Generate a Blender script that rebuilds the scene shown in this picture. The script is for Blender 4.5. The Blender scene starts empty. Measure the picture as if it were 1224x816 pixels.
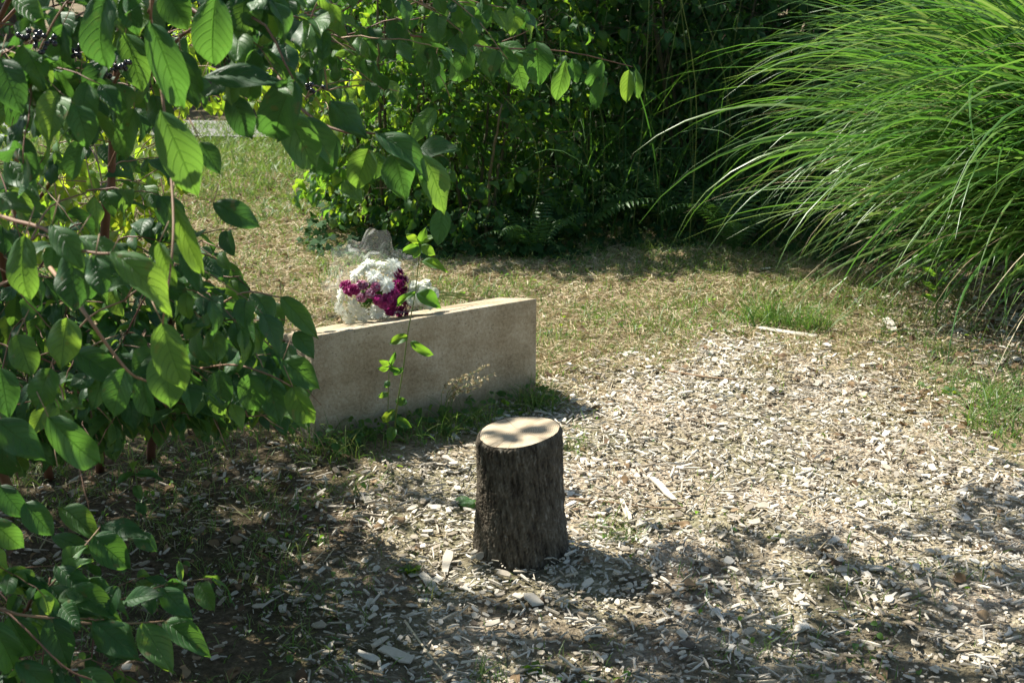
import bpy, math, random
import numpy as np
from mathutils import Vector

random.seed(7)
R = np.random.default_rng(11)
SC = bpy.context.scene
COL = SC.collection

# ------------------------------------------------------------------ camera model
H, PITCH, F = 1.75, math.radians(17.0), 1700.0
cp, sp = math.cos(PITCH), math.sin(PITCH)
def ray(px, py):
    u = (px - 612.0) / F; v = (408.0 - py) / F
    return np.array([u, cp + v * sp, -sp + v * cp])
def at(px, py, Y):
    r = ray(px, py); t = Y / r[1]
    return np.array([r[0] * t, Y, H + r[2] * t])
def gnd(px, py, z=0.0):
    r = ray(px, py); t = (z - H) / r[2]
    return np.array([r[0] * t, r[1] * t, z])
def proj(P):
    P = np.asarray(P, float)
    x = P[..., 0]; y = P[..., 1]; z = P[..., 2] - H
    d = y * cp - z * sp
    v = y * sp + z * cp
    return 612 + F * x / d, 408 - F * v / d
SUN = np.array([-0.81 * math.cos(math.radians(50)), 0.59 * math.cos(math.radians(50)), math.sin(math.radians(50))])
SUN /= np.linalg.norm(SUN)
OFF = SUN[:2] / SUN[2]

# ------------------------------------------------------------------ noise
_T = R.random((256, 256))
def vnoise(x, y):
    xi = np.floor(x).astype(int); yi = np.floor(y).astype(int)
    fx = x - xi; fy = y - yi
    fx = fx * fx * (3 - 2 * fx); fy = fy * fy * (3 - 2 * fy)
    a = _T[xi % 256, yi % 256]; b = _T[(xi + 1) % 256, yi % 256]
    c = _T[xi % 256, (yi + 1) % 256]; d = _T[(xi + 1) % 256, (yi + 1) % 256]
    return (a * (1 - fx) + b * fx) * (1 - fy) + (c * (1 - fx) + d * fx) * fy
def fbm(x, y, o=4):
    s = 0; a = .5; t = 0
    for i in range(o):
        s = s + a * vnoise(x * 2 ** i + 17.3 * i, y * 2 ** i + 5.1 * i); t += a; a *= .5
    return s / t
def gh(x, y):
    x = np.asarray(x, float); y = np.asarray(y, float)
    return (fbm(x * 1.1 + 50, y * 1.1 + 50, 3) - .5) * .05 + (fbm(x * 9 + 80, y * 9 + 80, 2) - .5) * .022 - .0
def smooth(a, b, x):
    t = np.clip((x - a) / (b - a), 0, 1); return t * t * (3 - 2 * t)

# zones of the ground -----------------------------------------------------------
def zones(x, y):
    """returns chip weight, dry lawn weight, green weight, litter weight"""
    P = np.stack([x, y, np.zeros_like(x)], -1)
    px, py = proj(P)
    n = (fbm(x * 2.3 + 9, y * 2.3 + 3, 3) - .5)
    n2 = (fbm(x * 6 + 39, y * 6 + 33, 3) - .5)
    edge = np.interp(px, [-200, 380, 560, 660, 720, 850, 960, 1060, 1140, 1224, 1500],
                     [575, 560, 520, 470, 438, 418, 425, 452, 520, 575, 620])
    chip = smooth(-26, 26, py - edge + n * 60 + n2 * 60)
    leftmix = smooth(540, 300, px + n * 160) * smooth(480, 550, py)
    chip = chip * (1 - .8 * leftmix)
    dry = (1 - chip) * smooth(1180, 1000, px) * smooth(520, 470, py)
    green = np.clip(smooth(.02, .2, n + .0) * .8, 0, 1) * (1 - chip * .9)
    green = np.maximum(green, 1. * np.exp(-((px - 950) / 110) ** 2 - ((py - 362) / 30) ** 2))
    green = np.maximum(green, 1. * np.exp(-((px - 1200) / 70) ** 2 - ((py - 480) / 62) ** 2)); green = np.maximum(green, .8 * np.exp(-((px - 1080) / 60) ** 2 - ((py - 345) / 30) ** 2))
    green = np.maximum(green, .5 * np.exp(-((px - 735) / 45) ** 2 - ((py - 622) / 26) ** 2))
    green = np.maximum(green, .55 * np.exp(-((px - 690) / 30) ** 2 - ((py - 530) / 26) ** 2))
    green = np.maximum(green, .8 * np.exp(-((px - 800) / 150) ** 2 - ((py - 322) / 12) ** 2))
    green = np.maximum(green, .8 * np.exp(-((px - 560) / 100) ** 2 - ((py - 500) / 24) ** 2))
    green = np.maximum(green, .9 * leftmix * smooth(-.08, .04, n2)); green = np.maximum(green, .45 * smooth(640, 720, py) * smooth(0.0, .12, n))
    green = np.maximum(green, .95 * smooth(262, 225, py))
    green = np.maximum(green, .8 * smooth(330, 300, py) * smooth(430, 520, px))
    lit = smooth(1010, 1080, px) * smooth(540, 470, py)
    return chip, dry, np.clip(green, 0, 1), lit

# ------------------------------------------------------------------ mesh building
class MB:
    def __init__(s):
        s.v = []; s.q = []; s.uv = []; s.r = []; s.m = []; s.n = 0
    def add(s, v, q, uv=None, rnd=None, mi=0):
        v = np.asarray(v, float).reshape(-1, 3); q = np.asarray(q, int).reshape(-1, 4)
        s.v.append(v); s.q.append(q + s.n)
        s.uv.append(np.zeros((len(v), 2)) if uv is None else np.asarray(uv, float).reshape(-1, 2))
        s.r.append(np.full(len(v), .5) if rnd is None else (np.full(len(v), float(rnd)) if np.isscalar(rnd) else np.asarray(rnd, float)))
        s.m.append(np.full(len(q), mi, int))
        s.n += len(v)
    def inst(s, T, P, X, Y, Z, S, rnd=None, mi=0):
        """T = (verts, quads, uv); P,X,Y,Z (M,3); S (M,) or (M,3)"""
        V, Q, UV = T; M = len(P)
        if M == 0: return
        S = np.asarray(S, float)
        if S.ndim == 1: S = np.repeat(S[:, None], 3, 1)
        loc = V[None] * S[:, None, :]
        W = P[:, None] + loc[..., :1] * X[:, None] + loc[..., 1:2] * Y[:, None] + loc[..., 2:3] * Z[:, None]
        QQ = (Q[None] + (np.arange(M) * len(V))[:, None, None]).reshape(-1, 4)
        if rnd is None: rnd = R.random(M)
        s.add(W.reshape(-1, 3), QQ, np.tile(UV, (M, 1)), np.repeat(rnd, len(V)), mi)
    def build(s, name, mats, parent=None, smooth_=True, props=None):
        if s.n == 0: return None
        V = np.concatenate(s.v); Q = np.concatenate(s.q); UV = np.concatenate(s.uv); RR = np.concatenate(s.r); MI = np.concatenate(s.m)
        org = np.zeros(3)
        if parent is None:
            org = np.array([(V[:, 0].min() + V[:, 0].max()) / 2, (V[:, 1].min() + V[:, 1].max()) / 2, V[:, 2].min()])
        else:
            org = np.array(parent.location)
        V = V - org
        # split triangles (repeated last index)
        tri = Q[:, 3] == Q[:, 2]
        cnt = np.where(tri, 3, 4)
        starts = np.concatenate([[0], np.cumsum(cnt)[:-1]])
        flat = Q.reshape(-1)
        keep = np.ones(len(flat), bool); keep[3::4][tri] = False
        flat = flat[keep]
        me = bpy.data.meshes.new(name)
        me.vertices.add(len(V)); me.vertices.foreach_set('co', V.astype(np.float32).ravel())
        me.loops.add(len(flat)); me.loops.foreach_set('vertex_index', flat.astype(np.int32))
        me.polygons.add(len(Q)); me.polygons.foreach_set('loop_start', starts.astype(np.int32))
        me.polygons.foreach_set('material_index', MI.astype(np.int32))
        me.polygons.foreach_set('use_smooth', np.full(len(Q), smooth_, bool))
        me.update(calc_edges=True)
        ul = me.uv_layers.new(name='UVMap'); ul.data.foreach_set('uv', UV[flat].astype(np.float32).ravel())
        at_ = me.attributes.new('rnd', 'FLOAT', 'POINT'); at_.data.foreach_set('value', RR.astype(np.float32))
        if not isinstance(mats, (list, tuple)): mats = [mats]
        for m in mats: me.materials.append(m)
        me.validate()
        o = bpy.data.objects.new(name, me); COL.objects.link(o)
        o.location = org
        if parent is not None:
            o.parent = parent; o.location = (0, 0, 0)
        return o
def tag(o, label=None, cat=None, group=None, kind=None):
    if label: o['label'] = label
    if cat: o['category'] = cat
    if group: o['group'] = group
    if kind: o['kind'] = kind
    return o
def thing(name, label, cat, loc, group=None):
    o = bpy.data.objects.new(name, None); COL.objects.link(o); o.location = tuple(float(a) for a in loc)
    o.empty_display_size = .1
    return tag(o, label, cat, group)

def norm(a): return a / np.maximum(np.linalg.norm(a, axis=-1, keepdims=True), 1e-9)
def frames(D, N):
    """D direction (Y axis), N approximate normal -> X,Y,Z"""
    Y = norm(D); X = norm(np.cross(Y, N)); Z = np.cross(X, Y)
    return X, Y, Z
def grid_quads(nu, nv):
    a = np.arange(nu - 1)[:, None] * nv + np.arange(nv - 1)[None]
    a = a.ravel()
    return np.stack([a, a + nv, a + nv + 1, a + 1], 1)

def leaf_T(nu, nv, bend, fold, wav, wid=.5, twist=0., ripple=0., peak=.42, curl=0.):
    """unit length leaf along +Y, normal +Z"""
    u = np.linspace(-1, 1, nu)[:, None] * np.ones(nv)[None]
    v = np.ones(nu)[:, None] * np.linspace(0, 1, nv)[None]
    k = math.log(.5) / math.log(peak)
    w = wid * .5 * np.sin(math.pi * np.clip(v, 0, 1) ** k) ** .72 * (1 - .35 * v ** 3) + .004
    w = w * (1 - .75 * smooth(.86, 1., v)) + .0
    a = np.abs(u)
    x = u * w
    z = fold * a * w * 1.2 - curl * a ** 3 * w
    z = z + wav * np.sin(v * 9 + u * 2.) * a * .06
    if ripple:
        z = z + ripple * np.cos(2 * math.pi * (v - .13 * a - .15 * a * a) / .125) * .012 * np.sin(math.pi * v) * (1 - a ** 4)
    # bend along the length
    th = -bend * v
    yy = np.cumsum(np.cos(th), 1) / nv; zz = np.cumsum(np.sin(th), 1) / nv
    yy -= yy[:, :1]; zz -= zz[:, :1]
    Y = yy - z * np.sin(th); Z = zz + z * np.cos(th)
    tw = twist * v
    X = x * np.cos(tw); Z = Z + x * np.sin(tw)
    V = np.stack([X, Y, Z], -1).reshape(-1, 3)
    UV = np.stack([(u + 1) / 2, v], -1).reshape(-1, 2)
    return V, grid_quads(nu, nv), UV
HERO = [leaf_T(11, 18, b, f, w, wid, t, 1., pk, c) for b, f, w, wid, t, pk, c in
        [(.5, .25, .6, .56, .1, .42, .1), (.9, .35, 1., .6, -.3, .4, .0), (.2, .15, 1.2, .52, .35, .42, .3), (1.2, .2, .7, .62, .2, .45, .25),
         (.7, .5, .9, .55, -.2, .4, 0.), (.4, .1, 1.5, .64, 0., .44, .4), (1.5, .3, 1., .55, .4, .4, .1)]]
MID = [leaf_T(5, 8, b, f, w, wid, t, 0, .42, c) for b, f, w, wid, t, c in
       [(.5, .3, .8, .55, .1, .1), (1., .4, 1., .58, -.3, 0.), (.2, .2, 1.4, .52, .3, .2), (1.3, .25, .6, .6, .2, .1)]]
LOW = [leaf_T(3, 5, b, f, 0, wid, t) for b, f, wid, t in [(.5, .4, .55, .2), (1., .3, .6, -.3), (1.4, .5, .5, .3)]]
# pointed narrow leaflets for ferns and grasses
def ivy_T():
    V = []; Q = []; pts = [(0, 0), (.28, -.1), (.5, .12), (.3, .3), (.42, .62), (.14, .58), (0, 1.), (-.14, .58), (-.42, .62), (-.3, .3), (-.5, .12), (-.28, -.1)]
    V = [(0, .3, .02)] + [(a, b, -.06 * (a * a + (b - .3) ** 2)) for a, b in pts]
    for i in range(0, 12, 2):
        Q.append((0, 1 + i, 1 + (i + 1) % 12, 1 + (i + 2) % 12))
    return np.array(V, float), np.array(Q), np.array([(v[0] + .5, v[1]) for v in V])
IVY = [ivy_T()]

def put_leaves(mb, Ts, P, D, N, S, rnd=None):
    P = np.asarray(P, float).reshape(-1, 3); D = np.asarray(D, float).reshape(-1, 3); N = np.asarray(N, float).reshape(-1, 3)
    S = np.asarray(S, float).ravel(); M = len(P)
    if rnd is None: rnd = R.random(M)
    X, Y, Z = frames(D, N)
    k = R.integers(0, len(Ts), M)
    for i, T in enumerate(Ts):
        m = k == i
        if m.any(): mb.inst(T, P[m], X[m], Y[m], Z[m], S[m], rnd[m])

def tube(mb, pts, r0, r1, sides=6, rnd=.5, rfun=None):
    pts = np.asarray(pts, float); n = len(pts)
    d = np.gradient(pts, axis=0); d = norm(d)
    ref = np.array([0, 0, 1.]) if abs(d[n // 2, 2]) < .8 else np.array([1., 0, 0])
    X = norm(np.cross(d, ref)); Z = np.cross(X, d)
    r = np.linspace(r0, r1, n)
    if rfun is not None: r = r * rfun(np.linspace(0, 1, n))
    a = np.linspace(0, 2 * math.pi, sides, endpoint=False)
    V = pts[:, None] + r[:, None, None] * (np.cos(a)[None, :, None] * X[:, None] + np.sin(a)[None, :, None] * Z[:, None])
    idx = np.arange(n * sides).reshape(n, sides)
    q = np.stack([idx[:-1], np.roll(idx, -1, 1)[:-1], np.roll(idx, -1, 1)[1:], idx[1:]], -1).reshape(-1, 4)
    L = np.linspace(0, 1, n)
    UV = np.stack([np.tile(a / 6.283, (n, 1)), np.tile(L[:, None], (1, sides))], -1)
    V2 = V.reshape(-1, 3); q2 = q
    # end cap (top) and bottom cap with centre point
    c0 = len(V2); V2 = np.vstack([V2, pts[-1], pts[0]])
    t = idx[-1]; b = idx[0]
    caps = [(t[i], t[(i + 1) % sides], c0, c0) for i in range(sides)] + [(b[(i + 1) % sides], b[i], c0 + 1, c0 + 1) for i in range(sides)]
    q2 = np.vstack([q2, np.array(caps)])
    UVf = np.vstack([UV.reshape(-1, 2), [[.5, 1], [.5, 0]]])
    mb.add(V2, q2, UVf, rnd)
def curve(ctrl, n=12):
    """Catmull-Rom through control points"""
    c = np.asarray(ctrl, float)
    if len(c) == 2: return c[0] + (c[1] - c[0]) * np.linspace(0, 1, n)[:, None]
    p = np.vstack([2 * c[0] - c[1], c, 2 * c[-1] - c[-2]])
    out = []
    seg = len(c) - 1; per = max(2, int(math.ceil(n / seg)))
    for i in range(seg):
        t = np.linspace(0, 1, per, endpoint=(i == seg - 1))[:, None]
        a, b, d, e = p[i], p[i + 1], p[i + 2], p[i + 3]
        out.append(.5 * ((2 * b) + (-a + d) * t + (2 * a - 5 * b + 4 * d - e) * t ** 2 + (-a + 3 * b - 3 * d + e) * t ** 3))
    return np.vstack(out)
def rdir(n, up=0.):
    a = R.random(n) * 2 * math.pi
    z = np.full(n, up, float); h = np.sqrt(np.maximum(0, 1 - z * z))
    return np.stack([np.cos(a) * h, np.sin(a) * h, z], 1)
def sph(nu=10, nv=6):
    a = np.linspace(0, 2 * math.pi, nu + 1); b = np.linspace(0, math.pi, nv + 1)
    A, B = np.meshgrid(a, b, indexing='ij')
    V = np.stack([np.cos(A) * np.sin(B), np.sin(A) * np.sin(B), np.cos(B)], -1).reshape(-1, 3)
    return V, grid_quads(nu + 1, nv + 1), np.stack([A / 6.283, B / 3.1416], -1).reshape(-1, 2)

# ------------------------------------------------------------------ materials
def mat(name):
    m = bpy.data.materials.new(name); m.use_nodes = True
    nt = m.node_tree; nt.nodes.clear()
    out = nt.nodes.new('ShaderNodeOutputMaterial')
    def N(t, **k):
        n = nt.nodes.new(t)
        ins = k.pop('ins', {})
        for a, b in k.items(): setattr(n, a, b)
        for a, b in ins.items():
            if hasattr(b, 'is_output') and b.is_output: nt.links.new(b, n.inputs[a])
            else: n.inputs[a].default_value = b
        return n
    return m, nt, out, N
def ramp(N, fac, stops):
    r = N('ShaderNodeValToRGB', ins={'Fac': fac})
    e = r.color_ramp.elements
    while len(e) < len(stops): e.new(.5)
    for k, (p, c) in enumerate(stops):
        e[k].position = p; e[k].color = (*c, 1)
    return r.outputs['Color']
def M2(N, op, a, b=0., c=None):
    ins = {0: a, 1: b}
    if c is not None: ins[2] = c
    return N('ShaderNodeMath', operation=op, ins=ins).outputs[0]
def leaf_mat(name, cols, trans, tfac=.4, rough=.42, veins=False, spec=.5, dirt=.12):
    m, nt, out, N = mat(name)
    rn = N('ShaderNodeAttribute', attribute_name='rnd').outputs['Fac']
    base = ramp(N, rn, [(i / (len(cols) - 1), c) for i, c in enumerate(cols)])
    tco = ramp(N, rn, [(i / (len(trans) - 1), c) for i, c in enumerate(trans)])
    geo = N('ShaderNodeTexCoord').outputs['Object']
    nz = N('ShaderNodeTexNoise', ins={'Vector': geo, 'Scale': 55., 'Detail': 3.}).outputs['Fac']
    k = M2(N, 'MULTIPLY_ADD', nz, dirt * 4, 1 - dirt * 2)
    base = N('ShaderNodeMix', data_type='RGBA', blend_type='MULTIPLY', ins={0: 1., 6: base, 7: k}).outputs[2]
    bump = N('ShaderNodeBump', ins={'Height': nz, 'Strength': .25, 'Distance': .003})
    sp = N('ShaderNodeTexNoise', ins={'Vector': geo, 'Scale': 38., 'Detail': 2.}).outputs['Fac']
    sp = N('ShaderNodeMapRange', ins={0: sp, 1: .66, 2: .7, 3: 0., 4: .7 if dirt > .11 else 0.}).outputs[0]
    base = N('ShaderNodeMix', data_type='RGBA', ins={0: sp, 6: base, 7: (.12, .075, .03, 1)}).outputs[2]
    if veins:
        uv = N('ShaderNodeSeparateXYZ', ins={0: N('ShaderNodeUVMap').outputs[0]})
        a = M2(N, 'ABSOLUTE', M2(N, 'MULTIPLY_ADD', uv.outputs[0], 2., -1.))
        t = M2(N, 'SUBTRACT', uv.outputs[1], M2(N, 'ADD', M2(N, 'MULTIPLY', a, .13), M2(N, 'MULTIPLY', M2(N, 'MULTIPLY', a, a), .15)))
        pp = M2(N, 'PINGPONG', t, .0625)
        vein = N('ShaderNodeMapRange', ins={0: pp, 1: 0., 2: .014, 3: 1., 4: 0.}).outputs[0]
        mid = N('ShaderNodeMapRange', ins={0: a, 1: .01, 2: .06, 3: 1., 4: 0.}).outputs[0]
        v = M2(N, 'MAXIMUM', M2(N, 'MULTIPLY', vein, .55), mid)
        vf = M2(N, 'MULTIPLY', v, .35)
        base = N('ShaderNodeMix', data_type='RGBA', ins={0: vf, 6: base, 7: (.12, .2, .06, 1)}).outputs[2]
        tco = N('ShaderNodeMix', data_type='RGBA', blend_type='MULTIPLY', ins={0: v, 6: tco, 7: (.55, .65, .4, 1)}).outputs[2]
        hh = M2(N, 'SUBTRACT', M2(N, 'MULTIPLY', nz, .3), v)
        bump = N('ShaderNodeBump', ins={'Height': hh, 'Strength': .6, 'Distance': .003})
    p = N('ShaderNodeBsdfPrincipled', ins={'Base Color': base, 'Roughness': rough, 'Specular IOR Level': spec, 'Normal': bump.outputs[0]})
    tr = N('ShaderNodeBsdfTranslucent', ins={'Color': tco, 'Normal': bump.outputs[0]})
    mx = N('ShaderNodeMixShader', ins={0: tfac, 1: p.outputs[0], 2: tr.outputs[0]})
    nt.links.new(mx.outputs[0], out.inputs[0]); return m
def plain(name, stops, rough=.8, nscale=20., nmul=.25, bump=.3, bdist=.004, stretch=None, spec=.3, detail=5.):
    m, nt, out, N = mat(name)
    rn = N('ShaderNodeAttribute', attribute_name='rnd').outputs['Fac']
    co = N('ShaderNodeTexCoord').outputs['Object']
    if stretch: co = N('ShaderNodeMapping', ins={0: co, 3: stretch}).outputs[0]
    nz = N('ShaderNodeTexNoise', ins={'Vector': co, 'Scale': nscale, 'Detail': detail, 'Roughness': .65}).outputs['Fac']
    f = M2(N, 'ADD', rn, M2(N, 'MULTIPLY_ADD', nz, nmul * 2, -nmul))
    c = ramp(N, f, stops)
    b = N('ShaderNodeBump', ins={'Height': nz, 'Strength': bump, 'Distance': bdist})
    p = N('ShaderNodeBsdfPrincipled', ins={'Base Color': c, 'Roughness': rough, 'Specular IOR Level': spec, 'Normal': b.outputs[0]})
    nt.links.new(p.outputs[0], out.inputs[0]); return m

G1, G2, G3 = (.03, .085, .032), (.045, .12, .042), (.068, .15, .042)
M_DOG = leaf_mat('dogwood_leaf', [(.02, .07, .022), (.034, .105, .03), (.06, .15, .036)], [(.08, .22, .03), (.14, .34, .04), (.36, .58, .05)], .36, .52, True, spec=.42)
M_DOGM = leaf_mat('dogwood_leaf_small', [G1, G2, G3], [(.16, .4, .03), (.26, .5, .03), (.42, .6, .03)], .45, .58, False, spec=.3)
M_SUNNY = leaf_mat('bright_leaf', [G2, G3, (.11, .19, .03)], [(.3, .52, .03), (.42, .62, .03), (.6, .68, .04)], .5, .55, False, spec=.3)
M_DARK = leaf_mat('thicket_leaf', [(.028, .075, .024), (.042, .11, .03), (.065, .15, .04)], [(.07, .2, .02), (.1, .28, .03), (.16, .36, .03)], .32, .6, False, spec=.25)
M_IVY = leaf_mat('ivy_leaf', [(.018, .05, .02), (.028, .075, .025), (.04, .1, .032)], [(.05, .13, .015), (.08, .18, .02)], .3, .7, False, spec=.12)
M_FERN = leaf_mat('fern_leaf', [(.045, .12, .03), (.07, .15, .035)], [(.1, .26, .03), (.16, .34, .03)], .35, .5)
M_CAN = leaf_mat('canopy_leaf', [G1, G2], [(.1, .25, .03), (.14, .3, .03)], .3, .5)
M_MISC = leaf_mat('silvergrass_leaf', [(.05, .13, .025), (.085, .19, .04), (.14, .23, .06)], [(.1, .3, .03), (.18, .4, .04), (.32, .45, .1)], .33, .38, spec=.55)
M_GRASS = leaf_mat('grass_blade', [(.06, .14, .025), (.1, .18, .035), (.19, .23, .07)], [(.15, .34, .04), (.25, .4, .05), (.3, .32, .1)], .3, .5)
M_DRY = leaf_mat('straw', [(.26, .2, .11), (.45, .37, .23), (.64, .56, .39)], [(.3, .24, .1), (.45, .37, .2)], .2, .7, spec=.2)
M_STEM = plain('dogwood_stem', [(0, (.09, .04, .025)), (.5, (.16, .075, .04)), (1, (.24, .13, .07))], .6, 30, .3, .4, .002)
M_TWIG = plain('twig_bark', [(0, (.13, .06, .04)), (.5, (.22, .13, .08)), (1, (.32, .22, .13))], .6, 40, .2, .3, .001)
M_DSTEM = plain('thicket_stem', [(0, (.05, .05, .025)), (1, (.13, .11, .06))], .7, 30, .3, .4, .002)
M_GSTEM = plain('green_stem', [(0, (.07, .12, .03)), (1, (.16, .2, .05))], .55, 40, .2, .2, .001)
M_BARK = plain('tree_bark', [(0, (.03, .025, .02)), (1, (.14, .11, .085))], .9, 12, .5, .8, .02, (3, 3, .5))
M_BERRY = plain('berry', [(0, (.006, .006, .012)), (1, (.02, .015, .03))], .22, 10, .1, .0, .001, spec=.6)
M_CHIP = plain('wood_chip', [(0, (.09, .07, .05)), (.22, (.285, .24, .175)), (.5, (.455, .405, .32)), (.8, (.565, .52, .435)), (1, (.65, .615, .53))], .8, 90, .16, .5, .002, (1, 1, 1))
M_LITTER = leaf_mat('dead_leaf', [(.08, .05, .03), (.17, .11, .06), (.3, .21, .12)], [(.15, .1, .04), (.25, .17, .08)], .12, .8, spec=.2)

# ground
def ground_mat():
    m, nt, out, N = mat('soil_and_mulch')
    co = N('ShaderNodeTexCoord').outputs['Object']
    z = N('ShaderNodeAttribute', attribute_name='rnd').outputs['Fac']   # 0 dry lawn .. 1 chips
    n1 = N('ShaderNodeTexNoise', ins={'Vector': co, 'Scale': 3., 'Detail': 6.}).outputs['Fac']
    n2 = N('ShaderNodeTexNoise', ins={'Vector': co, 'Scale': 60., 'Detail': 5., 'Roughness': .7}).outputs['Fac']
    n3 = N('ShaderNodeTexVoronoi', ins={'Vector': co, 'Scale': 70.}).outputs['Distance']
    lawn = ramp(N, n2, [(.3, (.15, .12, .07)), (.5, (.32, .26, .165)), (.7, (.5, .42, .29))])
    chips = ramp(N, n2, [(.3, (.2, .16, .115)), (.5, (.385, .33, .25)), (.7, (.54, .48, .385))])
    c = N('ShaderNodeMix', data_type='RGBA', ins={0: z, 6: lawn, 7: chips}).outputs[2]
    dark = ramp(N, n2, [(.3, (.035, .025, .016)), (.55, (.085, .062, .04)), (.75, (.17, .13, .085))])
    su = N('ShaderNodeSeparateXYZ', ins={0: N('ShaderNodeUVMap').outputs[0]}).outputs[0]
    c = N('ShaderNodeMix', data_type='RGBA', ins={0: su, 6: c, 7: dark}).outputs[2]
    tint = ramp(N, n1, [(.35, (.7, .75, .6)), (.65, (1.1, 1.05, 1.))])
    c = N('ShaderNodeMix', data_type='RGBA', blend_type='MULTIPLY', ins={0: 1., 6: c, 7: tint}).outputs[2]
    h = M2(N, 'ADD', n2, M2(N, 'MULTIPLY', n3, .6))
    b = N('ShaderNodeBump', ins={'Height': h, 'Strength': .9, 'Distance': .02})
    p = N('ShaderNodeBsdfPrincipled', ins={'Base Color': c, 'Roughness': .95, 'Specular IOR Level': .15, 'Normal': b.outputs[0]})
    nt.links.new(p.outputs[0], out.inputs[0]); return m
M_GROUND = ground_mat()

# ------------------------------------------------------------------ ground
def build_ground():
    xs = np.concatenate([np.linspace(-70, -5, 30)[:-1], np.linspace(-5, 5, 300), np.linspace(5, 70, 30)[1:]])
    ys = np.concatenate([np.linspace(-50, 1, 20)[:-1], np.linspace(1, 13, 340), np.linspace(13, 90, 36)[1:]])
    X, Y = np.meshgrid(xs, ys, indexing='ij')
    Z = gh(X, Y)
    c, d, g, l = zones(X.ravel(), np.maximum(Y.ravel(), 1.2))
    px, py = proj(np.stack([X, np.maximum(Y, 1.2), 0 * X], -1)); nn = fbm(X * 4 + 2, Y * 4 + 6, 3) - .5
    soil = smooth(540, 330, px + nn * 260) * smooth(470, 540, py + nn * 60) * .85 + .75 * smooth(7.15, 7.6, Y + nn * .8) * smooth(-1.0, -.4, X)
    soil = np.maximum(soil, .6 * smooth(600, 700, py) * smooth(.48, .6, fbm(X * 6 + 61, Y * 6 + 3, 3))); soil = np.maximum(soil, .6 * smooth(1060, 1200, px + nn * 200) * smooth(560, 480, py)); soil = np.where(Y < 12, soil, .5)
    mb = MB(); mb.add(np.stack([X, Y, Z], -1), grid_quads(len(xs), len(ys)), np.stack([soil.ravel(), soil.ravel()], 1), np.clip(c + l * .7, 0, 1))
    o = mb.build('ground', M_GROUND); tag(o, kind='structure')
build_ground()
def build_path():
    mb = MB(); n = 80
    x = np.linspace(-30, 8, n); y0 = 11.3 - .07 * x - .0; 
    for k in range(n - 1): pass
    w = np.linspace(0, 1.6, 6)
    X = np.tile(x[:, None], (1, 6)); Y = y0[:, None] * 0 + (11.05 - .12 * (x[:, None] + 2)) + w[None] * .5
    Z = gh(X, Y) * .2 + .035
    mb.add(np.stack([X, Y, Z], -1), grid_quads(n, 6))
    m = plain('worn_asphalt', [(0, (.12, .12, .12)), (1, (.3, .29, .29))], .9, 60, .35, .5, .004)
    tag(mb.build('asphalt_path', m), kind='structure')
build_path()

# ------------------------------------------------------------------ wood chips
def chip_T(seed):
    r = np.random.default_rng(seed)
    n = 4
    V = []
    for i in range(n):
        t = i / (n - 1); w = .5 * (1 - .55 * abs(2 * t - 1) ** 2 * r.random()) * (.7 + .5 * r.random())
        off = (r.random() - .5) * .2; z = .25 * math.sin(t * 3.1) * (r.random() - .3)
        for s in (-1, 1):
            for h in (0, 1):
                V.append((off + s * w, t - .5 + s * (r.random() - .5) * .12, z + (h - .5) * (.6 + .4 * r.random())))
    V = np.array(V); Q = []
    for i in range(n - 1):
        a = i * 4; b = a + 4
        Q += [(a, a + 2, b + 2, b), (a + 1, b + 1, b + 3, a + 3), (a, b, b + 1, a + 1), (a + 2, a + 3, b + 3, b + 2)]
    Q += [(0, 1, 3, 2), (12, 14, 15, 13)]
    return V, np.array(Q), np.stack([V[:, 0] + .5, V[:, 1] + .5], 1)
CHIPS = [chip_T(i) for i in range(10)]
STUMP = np.array([.018, 3.69]); 
BA, BB = np.array([-.665, 4.5]), np.array([.09, 4.98])   # block front edge
BN = np.array([-(BB - BA)[1], (BB - BA)[0]]); BN = BN / np.linalg.norm(BN)
def inside_things(x, y, pad=0.):
    m = (x - STUMP[0]) ** 2 + (y - STUMP[1]) ** 2 < (.13 + pad) ** 2
    e = (BB - BA); L = np.linalg.norm(e); e = e / L
    a = (x - BA[0]) * e[0] + (y - BA[1]) * e[1]; b = (x - BA[0]) * BN[0] + (y - BA[1]) * BN[1]
    return m | ((a > -pad) & (a < L + pad) & (b > -pad) & (b < .3 + pad))
def sample_ground(n, ymin, ymax, spread=1.15):
    """points spread evenly in the area seen, denser near"""
    y = np.sqrt(R.random(n) * (ymax ** 2 - ymin ** 2) + ymin ** 2)
    x = (R.random(n) * 2 - 1) * .37 * spread * (y + .35)
    return x, y
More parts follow.
